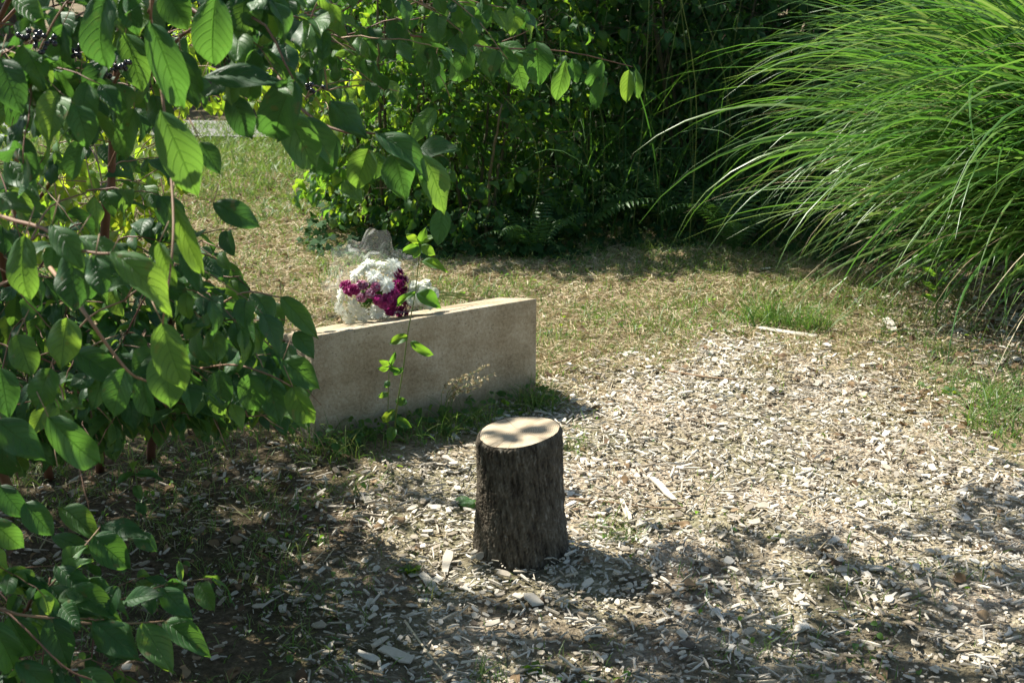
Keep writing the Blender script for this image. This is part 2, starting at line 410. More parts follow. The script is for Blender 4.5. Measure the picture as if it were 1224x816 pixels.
def build_chips():
    mb = MB()
    for n, lo, hi, tilt, asp in [(110000, .004, .012, .5, .6), (60000, .009, .024, .4, .55), (14000, .018, .04, .3, .45), (26000, .015, .06, .25, .09)]:
        x, y = sample_ground(n, 1.9, 8.6)
        # thin out with distance, so that the near ones are dense
        c, d, g, l = zones(x, y)
        bx_, by_ = proj(np.stack([x, y, 0 * x], -1)); hol = fbm(x * 6 + 61, y * 6 + 3, 3)
        thin = 1 - .4 * smooth(.5, .62, hol) * smooth(600, 700, by_)
        keep = R.random(n) < np.clip((c + .3 * l * (c < .5) + .012) * thin, 0, 1)
        keep &= ~inside_things(x, y)
        x, y = x[keep], y[keep]; M = len(x)
        a = R.random(M) * 6.283
        L = lo + (hi - lo) * R.random(M) ** 2
        D = np.stack([np.cos(a), np.sin(a), R.normal(0, tilt, M) * .6], 1)
        N_ = np.stack([R.normal(0, tilt, M), R.normal(0, tilt, M), np.ones(M)], 1)
        X, Y, Z = frames(D, N_)
        W = L * asp * (.4 + 1.1 * R.random(M) ** 1.3); T = np.minimum(L * .16, .005) * (.5 + R.random(M))
        z = gh(x, y) + T + .003 + R.random(M) * .006 + np.abs(D[:, 2]) * L * .3
        rn = np.clip(R.beta(2.2, 1.6, M), 0, 1)
        z += .02 * np.exp(-((np.hypot(x - STUMP[0], y - STUMP[1]) - .13) / .05) ** 2) * R.random(M)
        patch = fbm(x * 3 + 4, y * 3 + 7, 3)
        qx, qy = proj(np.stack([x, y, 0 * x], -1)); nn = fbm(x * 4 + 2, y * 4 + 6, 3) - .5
        old_shade = smooth(560, 330, qx + nn * 240) * smooth(470, 540, qy) * .75 + .12 * smooth(600, 720, qy + nn * 120)  # weathered chips, and shade painted into their colour at left and bottom
        rn = np.clip((rn + (patch - .5) * .5) * (1 - .55 * np.clip(old_shade, 0, 1)), 0, 1)
        k = R.integers(0, len(CHIPS), M)
        for i, Tm in enumerate(CHIPS):
            m = k == i
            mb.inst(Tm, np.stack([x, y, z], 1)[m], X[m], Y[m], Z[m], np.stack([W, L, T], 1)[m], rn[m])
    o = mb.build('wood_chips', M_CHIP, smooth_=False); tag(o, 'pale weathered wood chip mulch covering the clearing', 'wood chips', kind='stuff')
build_chips()

def ribbon(mb, P, A, L, W, lean, droop, rnd, seg=3, roll=None):
    """grass blades: P base, A azimuth, L length, W width, lean from vertical (rad) at the base, droop added towards the tip"""
    M = len(P); t = np.linspace(0, 1, seg + 1)
    el = (math.pi / 2 - lean)[:, None] - droop[:, None] * t[None] ** 1.3
    st = (L / seg)[:, None]
    hx = np.concatenate([np.zeros((M, 1)), np.cumsum(np.cos(el[:, :-1]) * st, 1)], 1)
    hz = np.concatenate([np.zeros((M, 1)), np.cumsum(np.sin(el[:, :-1]) * st, 1)], 1)
    dx = np.cos(A)[:, None]; dy = np.sin(A)[:, None]
    C = np.stack([P[:, :1] + hx * dx, P[:, 1:2] + hx * dy, P[:, 2:3] + hz], -1)
    if roll is None: roll = R.random(M) * 3.14
    side = np.stack([-np.sin(A) * np.cos(roll), np.cos(A) * np.cos(roll), np.sin(roll)], 1)
    w = W[:, None] * np.clip(1 - t[None] ** 2.2, 0.04, 1) * .5
    V = np.stack([C - side[:, None] * w[..., None], C + side[:, None] * w[..., None]], 2)  # M,seg+1,2,3
    idx = np.arange(M * (seg + 1) * 2).reshape(M, seg + 1, 2)
    q = np.stack([idx[:, :-1, 0], idx[:, :-1, 1], idx[:, 1:, 1], idx[:, 1:, 0]], -1).reshape(-1, 4)
    UV = np.zeros((M, seg + 1, 2, 2)); UV[..., 1, 0] = 1; UV[..., 1] = t[None, :, None]
    mb.add(V.reshape(-1, 3), q, UV.reshape(-1, 2), np.repeat(rnd, (seg + 1) * 2))

def build_lawn():
    # dry matted straw
    mb = MB(); n = 330000
    x, y = sample_ground(n, 3.6, 9.6)
    c, d, g, l = zones(x, y)
    patch = fbm(x * 3.7 + 14, y * 3.7 + 7, 3)
    keep = (R.random(n) < np.clip(d * 1.0 * smooth(.2, .42, patch) + .04 + .25 * l, 0, 1)) & ~inside_things(x, y); x, y, patch = x[keep], y[keep], patch[keep]; M = len(x)
    P = np.stack([x, y, gh(x, y) + .004], 1)
    ribbon(mb, P, R.random(M) * 6.283, .025 + .06 * R.random(M), (.002 + .0026 * R.random(M)) * (1 + .12 * (y - 4)), 1.2 + .35 * R.random(M), R.random(M) * .6 - .1, np.clip(R.random(M) * .8 + patch * .4 - .1, 0, 1), 3)
    tag(mb.build('dry_grass', M_DRY), 'sun-bleached matted grass of the clearing behind the stone', 'dry grass', kind='stuff')
    # green
    mb = MB(); n = 240000
    x, y = sample_ground(n, 2.0, 11.8)
    c, d, g, l = zones(x, y)
    tuft = fbm(x * 11 + 44, y * 11 + 37, 2)
    p = g * smooth(.36, .56, tuft) * 1.1 + .03 + d * 1.0 * smooth(.42, .56, tuft) * smooth(.38, .58, fbm(x * 2.1 + 71, y * 2.1 + 13, 3)) + .42 * d
    gx, gy = proj(np.stack([x, y, 0 * x], -1)); p = p + .35 * smooth(480, 380, gx) * smooth(520, 560, gy) * smooth(.42, .56, tuft)
    keep = (R.random(n) < p) & ~inside_things(x, y); x, y, g = x[keep], y[keep], g[keep]; M = len(x)
    P = np.stack([x, y, gh(x, y)], 1)
    L = (.02 + .055 * R.random(M) ** 1.5) * (.7 + .6 * g) * (1 + .06 * np.maximum(y - 4, 0))
    ribbon(mb, P, R.random(M) * 6.283, L, (.0018 + .0025 * R.random(M)) * (1 + .18 * np.maximum(y - 4, 0)), .1 + .9 * R.random(M), .3 + 1.2 * R.random(M), np.clip(R.random(M) ** 1.3 + .1, 0, 1), 3)
    tag(mb.build('green_grass', M_GRASS), 'short green grass sprouting through straw and wood chips', 'grass', kind='stuff')
    # small clover like leaves
    mb = MB(); n = 16000
    x, y = sample_ground(n, 2.0, 9.5)
    c, d, g, l = zones(x, y)
    tuft = fbm(x * 5 + 144, y * 5 + 37, 2)
    keep = (R.random(n) < g * .8 * (tuft > .5) + .012) & ~inside_things(x, y); x, y = x[keep], y[keep]; M = len(x)
    P = np.stack([x, y, gh(x, y) + .005 + .03 * R.random(M)], 1)
    D = rdir(M); D[:, 2] = .2 * R.normal(size=M); N_ = np.stack([R.normal(0, .4, M), R.normal(0, .4, M), np.ones(M)], 1)
    put_leaves(mb, LOW, P, D, N_, .012 + .022 * R.random(M))
    tag(mb.build('ground_weeds', M_DOGM), 'tiny round leaved weeds dotted over the clearing floor', 'weeds', kind='stuff')
    # dead leaves
    mb = MB(); n = 9000
    x, y = sample_ground(n, 2.0, 9.5)
    c, d, g, l = zones(x, y); px, py = proj(np.stack([x, y, 0 * x], -1))
    keep = (R.random(n) < .10 + .6 * l + .35 * smooth(420, 300, px) + .5 * smooth(330, 290, py)) & ~inside_things(x, y); x, y = x[keep], y[keep]; M = len(x)
    P = np.stack([x, y, gh(x, y) + .008 + .012 * R.random(M)], 1)
    D = rdir(M); D[:, 2] = .15 * R.normal(size=M); N_ = np.stack([R.normal(0, .5, M), R.normal(0, .5, M), np.ones(M)], 1)
    put_leaves(mb, MID, P, D, N_, .025 + .035 * R.random(M))
    tag(mb.build('leaf_litter', M_LITTER), 'brown fallen leaves mixed into the mulch', 'leaf litter', kind='stuff')
build_lawn()

# ------------------------------------------------------------------ stump
def build_stump():
    c = np.array([STUMP[0], STUMP[1], float(gh(*STUMP)) - .02])
    t = thing('tree_stump', 'upright cut log stump with rough dark bark and pale sawn top', 'tree stump', c)
    nu, nv = 260, 150
    a = np.linspace(0, 2 * math.pi, nu, endpoint=False)
    v = np.linspace(0, 1, nv)
    A, Vv = np.meshgrid(a, v, indexing='ij')
    tilt = .118
    topz = .378 + tilt * (.113 * np.cos(A)) + .03 * (.113 * np.sin(A))
    r = .1155 + .014 * (1 - Vv) ** 2.4 + .012 * np.maximum(0, np.cos(A + .35)) * (1 - Vv) ** 1.6 + .003 * np.sin(3 * A + 1)
    # fissured bark: periodic noise round the trunk
    def pn(fa, fz, o, s):
        x = np.cos(A + .06 * Vv) * fa; y = np.sin(A + .06 * Vv) * fa
        return fbm(x + s, y + s * 1.7 + Vv * fz, o) * .5 + fbm(x + Vv * fz * .7 + s + 31, y + s + 11, o) * .5
    b1 = pn(21, 12.0, 3, 20); b2 = pn(52, 60, 3, 60)
    ridge = 1 - np.abs(2 * b1 - 1) * 3.2
    fd = 1 - .8 * smooth(.955, 1., Vv)
    rr = r + (.0028 * np.clip(ridge, -1, 1) + .010 * (b2 - .5) + .006 * (fbm(A * 2.2 + 3, Vv * 7 + 2, 3) - .5) + .0035 * (R.random(A.shape) - .5)) * fd
    rr = rr + .004 * (fbm(A * 3 + 7, Vv * 9, 3) - .5) - .004 * smooth(.97, 1., Vv)
    X = rr * np.cos(A); Y = rr * np.sin(A); Z = Vv * topz
    V = np.stack([X, Y, Z], -1)
    idx = np.arange(nu * nv).reshape(nu, nv)
    n = np.roll(idx, -1, 0)
    q = np.stack([idx[:, :-1], n[:, :-1], n[:, 1:], idx[:, 1:]], -1).reshape(-1, 4)
    col = np.clip(.42 + .26 * np.clip(ridge, -1, 1) + .8 * (b2 - .5) + .45 * (fbm(A * 5 + 3, Vv * 7 + 2, 3) - .5), 0, 1)
    mb = MB(); mb.add(V + c, q, np.stack([A / 6.283, Vv], -1), col.ravel())
    m = plain('stump_bark', [(0, (.016, .013, .01)), (.35, (.055, .045, .033)), (.7, (.12, .102, .075)), (1, (.24, .22, .18))], .95, 60, .45, .9, .008, (1, 1, .45), .15)
    mb.build('bark', m, t)
    # sawn top
    top = V[:, -1]; rings = 26
    f = np.linspace(0, 1, rings) ** .9
    cen = np.array([0, 0, .378])
    W = cen + (top - cen)[:, None] * f[None, :, None] * np.array([.985, .985, 1])
    W[..., 2] = -.002 * f[None, :] ** 8 + .378 + tilt * W[..., 0] + .03 * W[..., 1] + .0012 * (fbm(W[..., 0] * 90 + 5, W[..., 1] * 14 + 5, 2) - .5) + .001
    idx = np.arange(nu * rings).reshape(nu, rings); n = np.roll(idx, -1, 0)
    q = np.stack([idx[:, :-1], n[:, :-1], n[:, 1:], idx[:, 1:]], -1).reshape(-1, 4)
    mb = MB(); mb.add(W + c, q, None, .5)
    m, nt, out, N = mat('sawn_wood')
    co = N('ShaderNodeTexCoord').outputs['Object']
    dn = N('ShaderNodeTexNoise', ins={'Vector': co, 'Scale': 12., 'Detail': 3.}).outputs['Color']
    wv = N('ShaderNodeVectorMath', operation='MULTIPLY_ADD', ins={0: dn, 1: (.02, .02, 0), 2: co})
    w = N('ShaderNodeTexWave', wave_type='RINGS', rings_direction='Z', ins={'Vector': wv.outputs[0], 'Scale': 55., 'Distortion': 1.2, 'Detail': 3.}).outputs['Fac']
    n2 = N('ShaderNodeTexNoise', ins={'Vector': N('ShaderNodeMapping', ins={0: co, 3: (8, 60, 8)}).outputs[0], 'Scale': 5., 'Detail': 6.}).outputs['Fac']
    n3 = N('ShaderNodeTexNoise', ins={'Vector': co, 'Scale': 18., 'Detail': 4.}).outputs['Fac']
    an = N('ShaderNodeSeparateXYZ', ins={0: co}); th = M2(N, 'ARCTAN2', an.outputs[1], an.outputs[0])
    cr = N('ShaderNodeTexNoise', noise_dimensions='2D', ins={'Vector': N('ShaderNodeCombineXYZ', ins={0: M2(N, 'MULTIPLY', th, 5.), 1: M2(N, 'MULTIPLY', w, .05)}).outputs[0], 'Scale': 3., 'Detail': 2.}).outputs['Fac']
    cr = N('ShaderNodeMapRange', ins={0: cr, 1: .66, 2: .72, 3: 0., 4: .35}).outputs[0]
    f_ = M2(N, 'ADD', M2(N, 'SUBTRACT', M2(N, 'MULTIPLY', w, .2), M2(N, 'SUBTRACT', cr, .09)), M2(N, 'ADD', M2(N, 'MULTIPLY', n2, .4), M2(N, 'MULTIPLY', n3, .35)))
    cc = ramp(N, f_, [(.3, (.2, .135, .075)), (.5, (.38, .3, .2)), (.72, (.52, .44, .32))])
    b = N('ShaderNodeBump', ins={'Height': n2, 'Strength': .5, 'Distance': .002})
    p = N('ShaderNodeBsdfPrincipled', ins={'Base Color': cc, 'Roughness': .8, 'Specular IOR Level': .2, 'Normal': b.outputs[0]})
    nt.links.new(p.outputs[0], out.inputs[0])
    mb.build('sawn_top', m, t)
build_stump()

# ------------------------------------------------------------------ memorial stone block
def stone_mat():
    m, nt, out, N = mat('limestone')
    co = N('ShaderNodeTexCoord').outputs['Object']
    n1 = N('ShaderNodeTexNoise', ins={'Vector': co, 'Scale': 7., 'Detail': 6.}).outputs['Fac']
    n2 = N('ShaderNodeTexNoise', ins={'Vector': co, 'Scale': 90., 'Detail': 5., 'Roughness': .7}).outputs['Fac']
    n3 = N('ShaderNodeTexVoronoi', ins={'Vector': co, 'Scale': 60.}).outputs['Distance']
    n4 = N('ShaderNodeTexNoise', ins={'Vector': N('ShaderNodeMapping', ins={0: co, 3: (2, 2, 14)}).outputs[0], 'Scale': 2.5, 'Detail': 4.}).outputs['Fac']
    f = M2(N, 'ADD', M2(N, 'MULTIPLY', n1, .5), M2(N, 'ADD', M2(N, 'MULTIPLY', n2, .45), M2(N, 'MULTIPLY', n4, .12)))
    c = ramp(N, f, [(.36, (.18, .135, .08)), (.5, (.345, .28, .185)), (.66, (.52, .45, .335))])
    pit = N('ShaderNodeMapRange', ins={0: n3, 1: .05, 2: .22, 3: .45, 4: 1.}).outputs[0]
    pm = N('ShaderNodeMapRange', ins={0: n1, 1: .42, 2: .56, 3: .1, 4: .9}).outputs[0]
    c = N('ShaderNodeMix', data_type='RGBA', blend_type='MULTIPLY', ins={0: pm, 6: c, 7: pit}).outputs[2]
    oz = N('ShaderNodeSeparateXYZ', ins={0: co}).outputs[2]
    st = M2(N, 'ADD', M2(N, 'MULTIPLY', oz, -5.5), M2(N, 'MULTIPLY', n1, 1.6))
    st = N('ShaderNodeMapRange', ins={0: st, 1: .35, 2: .75, 3: 0., 4: .5}).outputs[0]
    c = N('ShaderNodeMix', data_type='RGBA', ins={0: st, 6: c, 7: (.13, .105, .06, 1)}).outputs[2]
    h = M2(N, 'ADD', n2, M2(N, 'MULTIPLY', pit, .5))
    b = N('ShaderNodeBump', ins={'Height': h, 'Strength': .8, 'Distance': .006})
    p = N('ShaderNodeBsdfPrincipled', ins={'Base Color': c, 'Roughness': .88, 'Specular IOR Level': .25, 'Normal': b.outputs[0]})
    nt.links.new(p.outputs[0], out.inputs[0]); return m
TF, TB, DEP = .392, .332, .27      # top heights front and back, depth of the block
def block_pt(a, b, z): # a along front 0..1, b depth in m
    p = BA + (BB - BA) * a + BN * b
    return np.array([p[0], p[1], z])
def build_block():
    import bmesh
    bm = bmesh.new()
    L = float(np.linalg.norm(BB - BA))
    pts = [(0, 0, -.1), (L, 0, -.1), (L, DEP, -.1), (0, DEP, -.1), (0, 0, TF), (L, 0, TF), (L, DEP, TB), (0, DEP, TB)]
    v = [bm.verts.new(p) for p in pts]
    for f in [(3, 2, 1, 0), (4, 5, 6, 7), (0, 1, 5, 4), (1, 2, 6, 5), (2, 3, 7, 6), (3, 0, 4, 7)]: bm.faces.new([v[i] for i in f])
    bmesh.ops.subdivide_edges(bm, edges=bm.edges[:], cuts=7, use_grid_fill=True)
    from mathutils import noise
    for x in bm.verts:
        n = noise.noise_vector(x.co * 6) * .0022
        x.co += n
    sharp = [e for e in bm.edges if len(e.link_faces) == 2 and e.calc_face_angle() > .8]
    bmesh.ops.bevel(bm, geom=sharp, offset=.006, segments=3, profile=.6, affect='EDGES', clamp_overlap=True)
    me = bpy.data.meshes.new('stone_block'); bm.to_mesh(me); bm.free()
    for p in me.polygons: p.use_smooth = True
    me.materials.append(stone_mat())
    o = bpy.data.objects.new('stone_block', me); COL.objects.link(o)
    o.location = (BA[0], BA[1], 0); o.rotation_euler = (0, 0, math.atan2((BB - BA)[1], (BB - BA)[0]))
    tag(o, 'low beige limestone block carrying flowers at the edge of the clearing', 'stone block')
build_block()

# ------------------------------------------------------------------ bouquets
def petal_T(w, bend, n=4):
    return leaf_T(3, n + 2, bend, .25, 0, w, 0, 0, .62)
PET = [petal_T(.26, .5), petal_T(.24, .9), petal_T(.28, .2)]
PUR = [leaf_T(4, 5, .9, .3, .6, .75, .2, 0, .65), leaf_T(4, 5, 1.4, .2, .8, .7, -.3, 0, .65)]
M_WHITE = leaf_mat('white_petal', [(.78, .8, .74), (.86, .87, .84)], [(.8, .84, .74), (.88, .9, .84)], .45, .6, dirt=.02)
M_CREAM = leaf_mat('cream_petal', [(.76, .78, .62), (.85, .86, .78)], [(.7, .74, .5), (.8, .82, .7)], .3, .6, dirt=.03)
M_PURP = leaf_mat('purple_petal', [(.2, .012, .1), (.3, .02, .15), (.42, .06, .24)], [(.5, .03, .25), (.65, .08, .38)], .42, .55, dirt=.1)
M_PINK = leaf_mat('pink_petal', [(.2, .02, .1), (.35, .08, .2), (.75, .55, .65)], [(.4, .05, .2), (.6, .3, .4)], .3, .55, dirt=.1)
M_EYE = plain('flower_eye', [(0, (.1, .16, .02)), (1, (.3, .36, .06))], .8, 300, .4, .8, .002)
def blossom(parent, name, c, n, rad, pm, kind):
    """c centre, n facing normal"""
    c = np.asarray(c, float); n = norm(np.asarray(n, float))
    ref = np.array([0, 0, 1.]); X = norm(np.cross(n, ref)); Y = np.cross(n, X)
    mb = MB()
    if kind == 'daisy':
        layers = [(19, rad, .05, 0), (17, rad * .92, .3, .003), (13, rad * .72, .55, .005)]
    else:
        layers = [(12, rad, .15, 0), (13, rad * .95, .5, .004), (13, rad * .85, .85, .01), (11, rad * .75, 1.15, .014), (8, rad * .6, 1.4, .016)]
    for k, L, up, h in layers:
        a = np.arange(k) / k * 6.283 + R.random() * 2 + R.normal(0, .08, k)
        D = np.cos(a)[:, None] * X + np.sin(a)[:, None] * Y
        D = D * math.cos(up) + n * (math.sin(up) + R.normal(0, .08, k)[:, None])
        N_ = n[None] * math.cos(up) - (np.cos(a)[:, None] * X + np.sin(a)[:, None] * Y) * math.sin(up)
        P = c + n * h + D * rad * .08
        put_leaves(mb, PET if kind == 'daisy' else PUR, P, D, N_, L * (.88 + .2 * R.random(k)))
    o = mb.build(name, pm, parent)
    if kind == 'daisy':
        V, Q, UV = sph(10, 6); mb = MB()
        mb.add(c + n * .008 + (V * rad * .26), Q, UV, .5)
        mb.build('flower_eye', M_EYE, o).location = (0, 0, 0)
    return o
def plastic_mat():
    m, nt, out, N = mat('clear_film')
    co = N('ShaderNodeTexCoord').outputs['Object']
    nz = N('ShaderNodeTexNoise', ins={'Vector': co, 'Scale': 13., 'Detail': 1.5, 'Distortion': 1.5}).outputs['Fac']
    b = N('ShaderNodeBump', ins={'Height': nz, 'Strength': .8, 'Distance': .012})
    tr = N('ShaderNodeBsdfTransparent', ins={'Color': (.97, .98, .97, 1)})
    g = N('ShaderNodeBsdfGlossy', ins={'Color': (1, 1, 1, 1), 'Roughness': .22, 'Normal': b.outputs[0]})
    d = N('ShaderNodeBsdfTranslucent', ins={'Color': (.85, .88, .86, 1), 'Normal': b.outputs[0]})
    mx = N('ShaderNodeMixShader', ins={0: .4, 1: g.outputs[0], 2: d.outputs[0]})
    fr = N('ShaderNodeFresnel', ins={'IOR': 1.5, 'Normal': b.outputs[0]}).outputs[0]
    wr = N('ShaderNodeMapRange', ins={0: nz, 1: .56, 2: .64, 3: 0., 4: .2}).outputs[0]
    f = M2(N, 'MINIMUM', M2(N, 'ADD', M2(N, 'ADD', fr, .0), wr), .38)
    mm = N('ShaderNodeMixShader', ins={0: f, 1: tr.outputs[0], 2: mx.outputs[0]})
    nt.links.new(mm.outputs[0], out.inputs[0]); return m
def build_bouquet():
    base = at(440, 385, 4.78)
    t = thing('flower_bouquet', 'film-wrapped bouquet of white and purple chrysanthemums lying on the beige stone', 'bouquet', (base[0], base[1], TF - .02))
    cen = at(447, 352, 4.86)     # heart of the flower ball
    Rb = .085
    def on(px, py):
        r = ray(px, py); o = np.array([0, 0, H]); oc = o - cen
        a = r @ r; b = 2 * (oc @ r); c_ = oc @ oc - Rb ** 2; disc = b * b - 4 * a * c_
        tt = (-b - math.sqrt(disc)) / (2 * a) if disc > 0 else -b / (2 * a)
        p = o + r * tt; n = p - cen
        return p, norm(n)
    W = [(436, 322), (455, 319), (447, 332), (466, 328), (428, 331), (460, 342), (441, 318), (469, 318), (410, 352), (408, 368), (424, 366), (435, 376), (450, 372), (418, 380), (458, 379)]
    Pp = [(417, 341), (421, 348), (466, 350), (478, 338), (481, 350), (473, 357), (483, 362), (470, 368), (477, 372), (459, 362), (474, 331), (427, 346), (452, 357), (462, 357), (468, 362), (478, 356), (476, 345), (471, 342), (464, 370)]
    K = [(436, 342), (443, 351), (434, 355), (448, 343)]
    for px, py in W:
        p, n = on(px, py); n = norm(n + np.array([0, -.3, .25]) + R.normal(0, .15, 3)); blossom(t, 'white_blossom', p + n * .012 * R.random(), n, .034 + .006 * R.random(), M_WHITE, 'daisy')
    for px, py in Pp:
        p, n = on(px, py); n = norm(n + R.normal(0, .2, 3)); blossom(t, 'purple_blossom', p + n * .006, n, .024 + .005 * R.random(), M_PURP, 'pom')
    for px, py in K:
        p, n = on(px, py); n = norm(n + R.normal(0, .2, 3)); blossom(t, 'pink_blossom', p + n * .006, n, .022 + .003 * R.random(), M_PINK, 'pom')
    # stems running back and left, leaves in the heart
    mb = MB(); tail = cen + np.array([-.08, .30, -.14])
    for i in range(16):
        e = cen + R.normal(0, .035, 3); tube(mb, curve([e, (e + tail) / 2 + R.normal(0, .01, 3), tail + R.normal(0, .012, 3)], 6), .003, .0028, 5, R.random())
    mb.build('flower_stems', M_GSTEM, t)
    mb = MB(); M = 24; D = norm(R.normal(size=(M, 3))); put_leaves(mb, MID, cen + D * .01, D, norm(R.normal(size=(M, 3))), .03 + .025 * R.random(M)); mb.build('bouquet_leaves', M_DARK, t)
    # clear film: cone from the tail opening round the flowers, wide fan above and behind
    nu, nv = 90, 26
    ax = norm(np.array([.02, -.72, .42]))     # opens towards the camera and up
    X = norm(np.cross(ax, np.array([0, 0, 1.]))); Y = np.cross(X, ax); Y = Y if Y[2] > 0 else -Y
    a = np.linspace(0, 2 * math.pi, nu); s = np.linspace(0, 1, nv)
    A, S = np.meshgrid(a, s, indexing='ij')
    upm = .5 + .5 * np.sin(A)     # 1 at the top
    rad = .02 + (.115 + .045 * upm) * S ** .75
    rad = rad * (1 + .10 * np.sin(A * 7 + 2 * S) * S + .06 * np.sin(A * 17 + 1) * S + .05 * (fbm(np.cos(A) * 4 + 9, np.sin(A) * 4 + S * 5, 3) - .5) * 2)
    ln = (.24 - .02 * (1 - upm) + .02 * np.sin(A * 5) + .05 * upm) * S
    org = cen - ax * .15
    W_ = org + ax * ln[..., None] + X * (np.cos(A) * rad)[..., None] + Y * (np.sin(A) * rad)[..., None]
    W_[..., 2] = np.maximum(W_[..., 2], TB + .012 + .0 * S) 
    mb = MB(); mb.add(W_, grid_quads(nu, nv)); mb.build('clear_wrap', plastic_mat(), t)
    # second bunch
    c2 = at(505, 352, 4.86)
    t2 = thing('white_flower_bunch', 'small bunch of cream white flowers beside the purple bouquet', 'flowers', (c2[0], c2[1], TF - .03))
    for px, py, y in [(497, 345, 4.84), (508, 344, 4.88), (516, 352, 4.84), (503, 357, 4.8), (513, 361, 4.79), (494, 358, 4.8), (507, 350, 4.81)]:
        p = at(px, py, y + .02); n = norm((p - c2) + np.array([0, -.05, .04])); blossom(t2, 'cream_blossom', p, n, .034, M_CREAM, 'pom')
    mb = MB(); 
    for i in range(5):
        e = c2 + R.normal(0, .01, 3); tl = at(560, 352, 4.98); tube(mb, curve([e, (e + tl) / 2 + R.normal(0, .006, 3), tl + R.normal(0, .01, 3)], 6), .0025, .002, 5)
    mb.build('flower_stems', M_GSTEM, t2)
build_bouquet()

# ------------------------------------------------------------------ dogwood sprays
KEEP = [None]
LOWC = np.array([-.74, 2.55, .45])
def sunlane(q):
    d = q - LOWC; t = d @ SUN; r = np.linalg.norm(d - t[..., None] * SUN, axis=-1)
    return (t > .22) & (r < .34) & (fbm(q[..., 0] * 7 + 5, q[..., 2] * 7 + 9, 2) < .62)
def win(px, py, boxes):
    m = np.zeros(np.shape(px), bool)
    for x0, x1, y0, y1 in boxes: m |= (px > x0) & (px < x1) & (py > y0) & (py < y1)
    return m
def spray(leaves, twigs, base, d, L, pairs, ls, Ts, droop=.6, tr=.002, rndc=None, flat=.5):
    """one twig with opposite leaves; adds into the MBs"""
    d = norm(np.asarray(d, float)); n = pairs * 2 + 3
    t = np.linspace(0, 1, n)[:, None]
    pts = base + d * L * t + np.array([0, 0, -1]) * (droop * L * .35) * t ** 2
    pts = pts + np.cumsum(R.normal(0, L * .012, (n, 3)), 0)
    Pl = []; Dl = []; Nl = []; Sl = []
    ref = np.array([0, 0, 1.])
    for k in range(pairs):
        i = 1 + int((k + .6) * (n - 2) / pairs); i = min(i, n - 1)
        tt = norm(pts[min(i + 1, n - 1)] - pts[i - 1])
        side = np.cross(tt, ref)
        if np.linalg.norm(side) < .2: side = np.cross(tt, norm(R.normal(size=3)))
        side = norm(side)
        if k % 2: side = norm(side * .55 + np.cross(side, tt) * .8)
        for s in (-1, 1):
            dd = norm(s * side * .9 + tt * .55 + np.array([0, 0, -droop]) * (.5 + .8 * R.random()) + R.normal(0, .2, 3))
            nn = norm(np.array([0, 0, 1.]) * (1 - flat * .3) + s * side * .25 + R.normal(0, .3, 3))
            Pl.append(pts[i] + dd * .008); Dl.append(dd); Nl.append(nn); Sl.append(ls * (.5 + .7 * R.random()) * (.75 + .25 * math.sin(3 * (k + .7) / pairs)))
    dd = norm(norm(pts[-1] - pts[-2]) + np.array([0, 0, -droop * .8]) + R.normal(0, .15, 3))
    Pl.append(pts[-1]); Dl.append(dd); Nl.append(np.array([0, 0, 1.]) + R.normal(0, .3, 3)); Sl.append(ls * (.6 + .4 * R.random()))
    if KEEP[0] is not None:
        Pl = np.array(Pl); Dl = np.array(Dl); Nl = np.array(Nl); Sl = np.array(Sl)
        q = Pl + Dl * Sl[:, None] * .6; ok = KEEP[0](*proj(q)) & KEEP[0](*proj(Pl)) & ~sunlane(q)
        Pl, Dl, Nl, Sl = Pl[ok], Dl[ok], Nl[ok], Sl[ok]
        if len(Pl) == 0: return False
        if len(Pl) < 3: pts = pts[:max(3, n // 2)]
    tube(twigs, pts, tr, tr * .5, 4, R.random())
    put_leaves(leaves, Ts, Pl, Dl, Nl, Sl, None if rndc is None else np.clip(rndc + R.normal(0, .15, len(Pl)), 0, 1))

